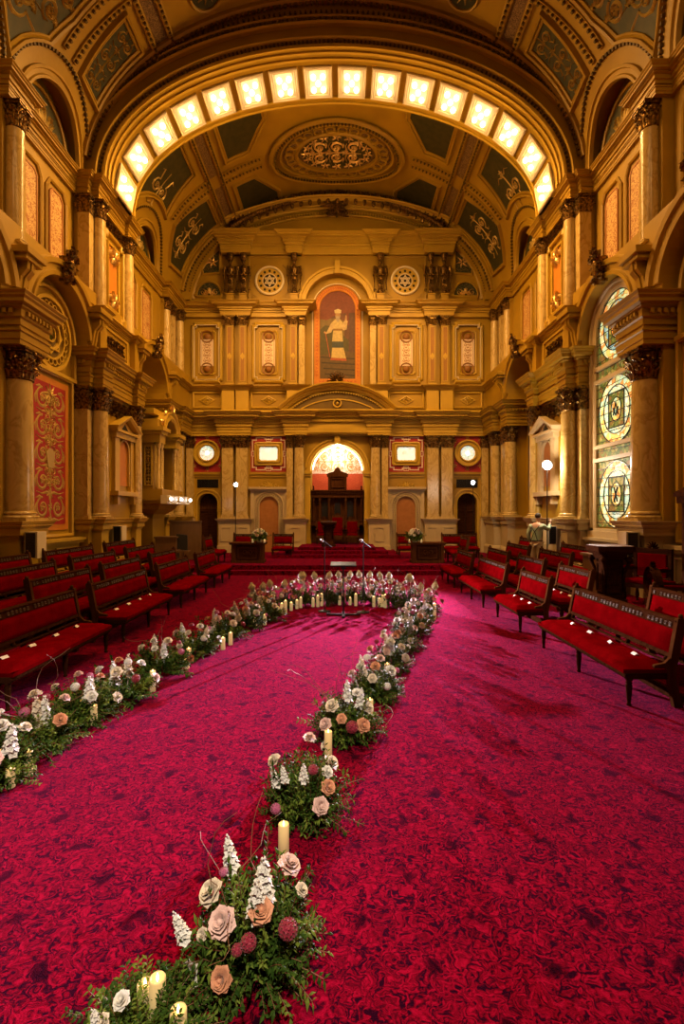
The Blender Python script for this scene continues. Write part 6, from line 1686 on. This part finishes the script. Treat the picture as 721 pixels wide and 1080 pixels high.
for i, (x, y) in enumerate(SEM):
    fl = rand_flowers(60+i, 16, .062, ['rose_white', 'hyd_mauve', 'rose_cream', 'rose_pink', 'rose_white', 'rose_red', 'rose_peach', 'hyd_white'], 1)
    for k in range(2): fl.append(('plume', random.uniform(-.6, .6), random.uniform(-.1, .4), 1.02, .14))
    arrangement(x, y, .40, .34, .62 if 1 < i < 8 else .5, fl, 'tall clump of the flower semicircle behind the microphones, %s from its left end' % ('first', 'second', 'third', 'fourth', 'fifth', 'sixth', 'seventh', 'eighth', 'ninth')[i], 'flower semicircle', 30+i, False, twigs=i)
nl = ['first', 'second', 'third', 'fourth', 'fifth', 'sixth', 'seventh', 'eighth', 'ninth', 'tenth', 'eleventh', 'twelfth', 'thirteenth', 'fourteenth', 'fifteenth', 'sixteenth', 'seventeenth', 'eighteenth', 'nineteenth', 'twentieth']
for i, (px, py, h) in enumerate(((4, 818, .22), (11, 830, .15), (30, 817, .20), (87, 755, .17), (99, 764, .20), (161, 729, .25), (197, 705, .13), (199, 699, .21), (235, 685, .19), (243, 680, .20), (269, 663, .18), (279, 659, .20))):
    candle(px, py, h, 'glowing pillar candle by the left flower row, %s from the camera' % nl[i])
for i, (px, py, h, z) in enumerate(((188, 1108, .17, 0), (166, 1085, .22, 0), (153, 1075, .16, 0), (299, 905, .22, 0), (346, 802, .26, 0), (390, 755, .18, 0), (408, 716, .20, 0))):
    candle(px, py, h, 'glowing pillar candle in the right flower row, %s from the camera' % nl[i])
for i, (px, py, h) in enumerate(((288, 647, .20), (293, 648, .16), (297, 647, .22), (301, 646, .26), (307, 644, .18), (313, 642, .20), (317, 641, .24), (330, 640, .20), (335, 640, .26), (339, 639, .28), (358, 638, .20), (369, 638, .18), (375, 639, .28), (394, 640, .24), (400, 640, .20), (403, 640, .26), (406, 641, .30), (431, 649, .26), (447, 653, .24), (458, 653, .32))):
    candle(px, py, h, 'pillar candle at the foot of the flower semicircle, %s from the left' % nl[i])
# bouquets on the desks
for x, y, lb in ((-2.88, 19.25, 'bouquet of white and blush flowers on the left stage desk'), (2.95, 19.25, 'bouquet of white and blush flowers on the right stage desk')):
    e = empty('bouquet', (x, y, 1.065)); tag(e, lb, 'bouquet', 'bouquets on the stage desks')
    m = MB(); m.lathe(0, 0, [(.08, 0), (.11, .08), (.09, .14), (.10, .16)], 14); m.build('bowl', 'cream', e)
    reuse('foliage', FARF[0], e, (0, 0, .08), (0, 0, 1), (.85, .85, .95))
    for kd, u, v, h, sc in rand_flowers(91 if x < 0 else 92, 16, .08, ['rose_white', 'rose_cream', 'rose_pink', 'rose_white'], 0):
        n = Vector((u, v-.4, .8)); o = reuse('rose', FL[kd], e, (u*.28, v*.25, .12+.36*sqrt(max(.05, 1-u*u-v*v))), n.to_track_quat('Z', 'Y').to_euler(), (sc, sc, sc)); o['label'] = CN[kd]
    for k in (-1, 1):
        candle(0, 0, .10, 'small candle on the %s stage desk, %s of the bouquet' % ('left' if x < 0 else 'right', 'left' if k < 0 else 'right'), 1.065, (x+k*.22, y-.2))

# ================================================================== PERSON
def skin(name, joints, edges, m_, parent, root=0, sub=2):
    me = bpy.data.meshes.new(name); me.from_pydata([j[0] for j in joints], edges, []); o = bpy.data.objects.new(name, me); COL.objects.link(o)
    o.parent = parent
    md = o.modifiers.new('skin', 'SKIN'); md.use_smooth_shade = True
    for v, j in zip(me.skin_vertices[0].data, joints): v.radius = (j[1], j[2] if len(j) > 2 else j[1])
    me.skin_vertices[0].data[root].use_root = True
    s = o.modifiers.new('sub', 'SUBSURF'); s.levels = sub; s.render_levels = sub
    me.materials.append(M_[m_]); return o
e = empty('person', (6.05, 15.35, .36), R(-50)); tag(e, 'man in pale green shirt, suspenders and khaki trousers adjusting the floodlight stand', 'person')
# local axes: faces +y
J = [((0, 0, .95), .15, .11), ((0, .01, 1.12), .14, .10), ((0, .02, 1.32), .17, .115), ((0, .03, 1.45), .12, .09), ((0, .05, 1.53), .055), ((0, .08, 1.60), .06),
     ((.19, .03, 1.42), .065), ((.27, .20, 1.32), .05), ((.20, .42, 1.48), .036), ((.19, .46, 1.53), .03),
     ((-.19, .03, 1.42), .065), ((-.27, -.02, 1.16), .05), ((-.25, .08, .93), .036), ((-.25, .10, .86), .032),
     ((.09, 0, .86), .10), ((.10, .03, .50), .07), ((.11, 0, .10), .045), ((.11, .10, .045), .04),
     ((-.09, 0, .86), .10), ((-.11, .03, .50), .07), ((-.12, 0, .10), .045), ((-.12, .10, .045), .04)]
E_ = [(0, 1), (1, 2), (2, 3), (3, 4), (4, 5), (3, 6), (6, 7), (7, 8), (8, 9), (3, 10), (10, 11), (11, 12), (12, 13), (0, 14), (14, 15), (15, 16), (16, 17), (0, 18), (18, 19), (19, 20), (20, 21)]
skin('body', J, E_, 'skin', e)
g_ = .016
skin('shirt', [(J[i][0], J[i][1]+g_, (J[i][2] if len(J[i]) > 2 else J[i][1])+g_) for i in (1, 2, 3)]+[((0, .0, .97), .165, .13)]+[(J[i][0], J[i][1]+g_) for i in (6, 7)]+[((.205, .40, 1.46), .05)]+[(J[i][0], J[i][1]+g_) for i in (10, 11)]+[((-.25, .06, .97), .05)], [(3, 0), (0, 1), (1, 2), (2, 4), (4, 5), (5, 6), (2, 7), (7, 8), (8, 9)], 'shirt', e, 0)
skin('trousers', [((0, 0, 1.0), .165, .13)]+[(J[i][0], J[i][1]+g_+.01) for i in (14, 15)]+[((.11, 0, .13), .065)]+[(J[i][0], J[i][1]+g_+.01) for i in (18, 19)]+[((-.12, 0, .13), .065)], [(0, 1), (1, 2), (2, 3), (0, 4), (4, 5), (5, 6)], 'trousers', e)
m = MB(); m.ball((0, .10, 1.69), .078, .098, .115, 16, 12); m.ball((0, .195, 1.675), .014, .022, .022, 8, 5)
for s in (-1, 1): m.ball((s*.078, .09, 1.685), .012, .02, .03, 8, 5)
m.tube([(-.02, .188, 1.635), (.02, .188, 1.635)], .006, 6); m.build('head', 'skin', e, smooth=True)
m = MB()
for s in (-1, 1): m.ball((s*.03, .182, 1.70), .010, n=8, m=5)
m.build('eyes', 'black', e)
m = MB(); m.ball((0, .075, 1.725), .088, .098, .095, 16, 10); m.build('hair', 'hair', e, smooth=True)
for hx, hy, hz, dx_, dy_, dz_ in ((.19, .47, 1.54, -.1, .6, .7), (-.25, .105, .84, 0, .3, -1)):
    m = MB(); d = Vector((dx_, dy_, dz_)).normalized(); c = Vector((hx, hy, hz)); sd_ = d.cross(Vector((1, 0, 0))).normalized(); up_ = d.cross(sd_)
    m.tube([c-d*.02, c+d*.04, c+d*.07], .028, 8, .032)
    for k in range(4):
        b_ = c+d*.065+sd_*(-.027+.018*k); L_ = (.055, .068, .072, .06)[k]; m.tube([b_, b_+d*L_*.5, b_+d*L_*.85+up_*.02, b_+d*L_*.9+up_*.04], .0085, 6, .007)
    m.tube([c+sd_*-.03, c+d*.03-sd_*.05+up_*.01, c+d*.055-sd_*.055+up_*.03], .010, 6, .008); m.build('hand', 'skin', e, smooth=True)
m = MB()
for s in (-1, 1):
    m.tube([(s*.10, -.135, .99), (s*.02, -.12, 1.22), (-s*.10, -.10, 1.38), (-s*.115, .0, 1.50), (-s*.11, .125, 1.40), (-s*.10, .15, 1.2), (-s*.09, .145, .99)], .012, 6)
m.tube([(.168*cos(2*PI*i/24), .134*sin(2*PI*i/24), .985) for i in range(25)], .018, 6); m.build('suspenders', 'black', e)
for s in (-1, 1):
    m = MB(); m.ball((s*.115, .05, .045), .05, .13, .05, 10, 6); m.build('shoe', 'wood_dark', e)

# ================================================================== LIGHT
def lamp(kind, name, loc, energy, col, size=.2, aim=None, spot=None, blend=.5, sy=None):
    l = bpy.data.lights.new(name, kind); l.energy = energy; l.color = col
    if kind == 'AREA':
        l.size = size
        if sy: l.shape = 'RECTANGLE'; l.size_y = sy
    else: l.shadow_soft_size = size
    if spot: l.spot_size = R(spot); l.spot_blend = blend
    o = bpy.data.objects.new(name, l); COL.objects.link(o); o.location = loc
    if aim is not None: o.rotation_euler = (Vector(aim)-Vector(loc)).to_track_quat('-Z', 'Y').to_euler()
    return o
WARM = (1, .55, .18)
for a_, b_ in LAMPS: lamp('SPOT', 'coffer_lamp', a_, 420, (1, .54, .16), .05, b_, 165, .4)
# unseen fill lamps added over and behind the camera, for an assumed next ring
lamp('AREA', 'vault_fill_lamps', (0, 5.0, 15.2), 260, WARM, 9, (0, 5.0, 0), sy=1.2)
lamp('SPOT', 'flower_fill_spot', (1.0, -5, 12.0), 8500, (1, .82, .62), .5, (-.9, 3.8, 0), 30, 1.0)  # narrow fill added from behind the camera to brighten the near flowers
lamp('AREA', 'vault_fill_lamps', (-5.8, 5.0, 13.4), 70, WARM, 3, (0, 8.0, 0), sy=1.2)
lamp('AREA', 'vault_fill_lamps', (5.8, 5.0, 13.4), 70, WARM, 3, (0, 8.0, 0), sy=1.2)
lamp('SPOT', 'stage_lamp_beam', p1_, 21000, (1, .80, .90), .06, (3.6, 7.6, 0), 36, .9)
lamp('SPOT', 'stage_lamp_beam', p2_, 42000, (1, .76, .95), .06, (.3, 8.6, 0), 21, .9)
lamp('SPOT', 'floodlight_beam', p3_, 2200, (1, .84, .80), .10, (1.8, 5.0, 0), 40, .9)
lamp('POINT', 'floodlight_spill', (6.2, 15.2, 3.62), 190, (1, .80, .58), .1)
lamp('POINT', 'apse_lamp', (0, YB+.9, 5.1), 110, (1, .85, .70), .1)
w = bpy.data.worlds.new('world'); SC.world = w; w.use_nodes = True
w.node_tree.nodes['Background'].inputs[0].default_value = (1, .55, .2, 1); w.node_tree.nodes['Background'].inputs[1].default_value = .02

cam = bpy.data.cameras.new('camera'); co = bpy.data.objects.new('camera', cam); COL.objects.link(co)
co.location = (.22, 0, 2.2); co.rotation_euler = (R(90), 0, 0)
cam.sensor_fit = 'VERTICAL'; cam.sensor_height = 36; cam.sensor_width = 24; cam.lens = 18; cam.clip_end = 200
SC.camera = co
SC.view_settings.view_transform = 'Standard'; SC.view_settings.look = 'None'; SC.view_settings.gamma = 1; SC.view_settings.exposure = 0
SC.view_settings.use_curve_mapping = False
SC.cycles.use_denoising = True
SC.cycles.sample_clamp_indirect = 4
SC.cycles.max_bounces = 6; SC.cycles.diffuse_bounces = 1
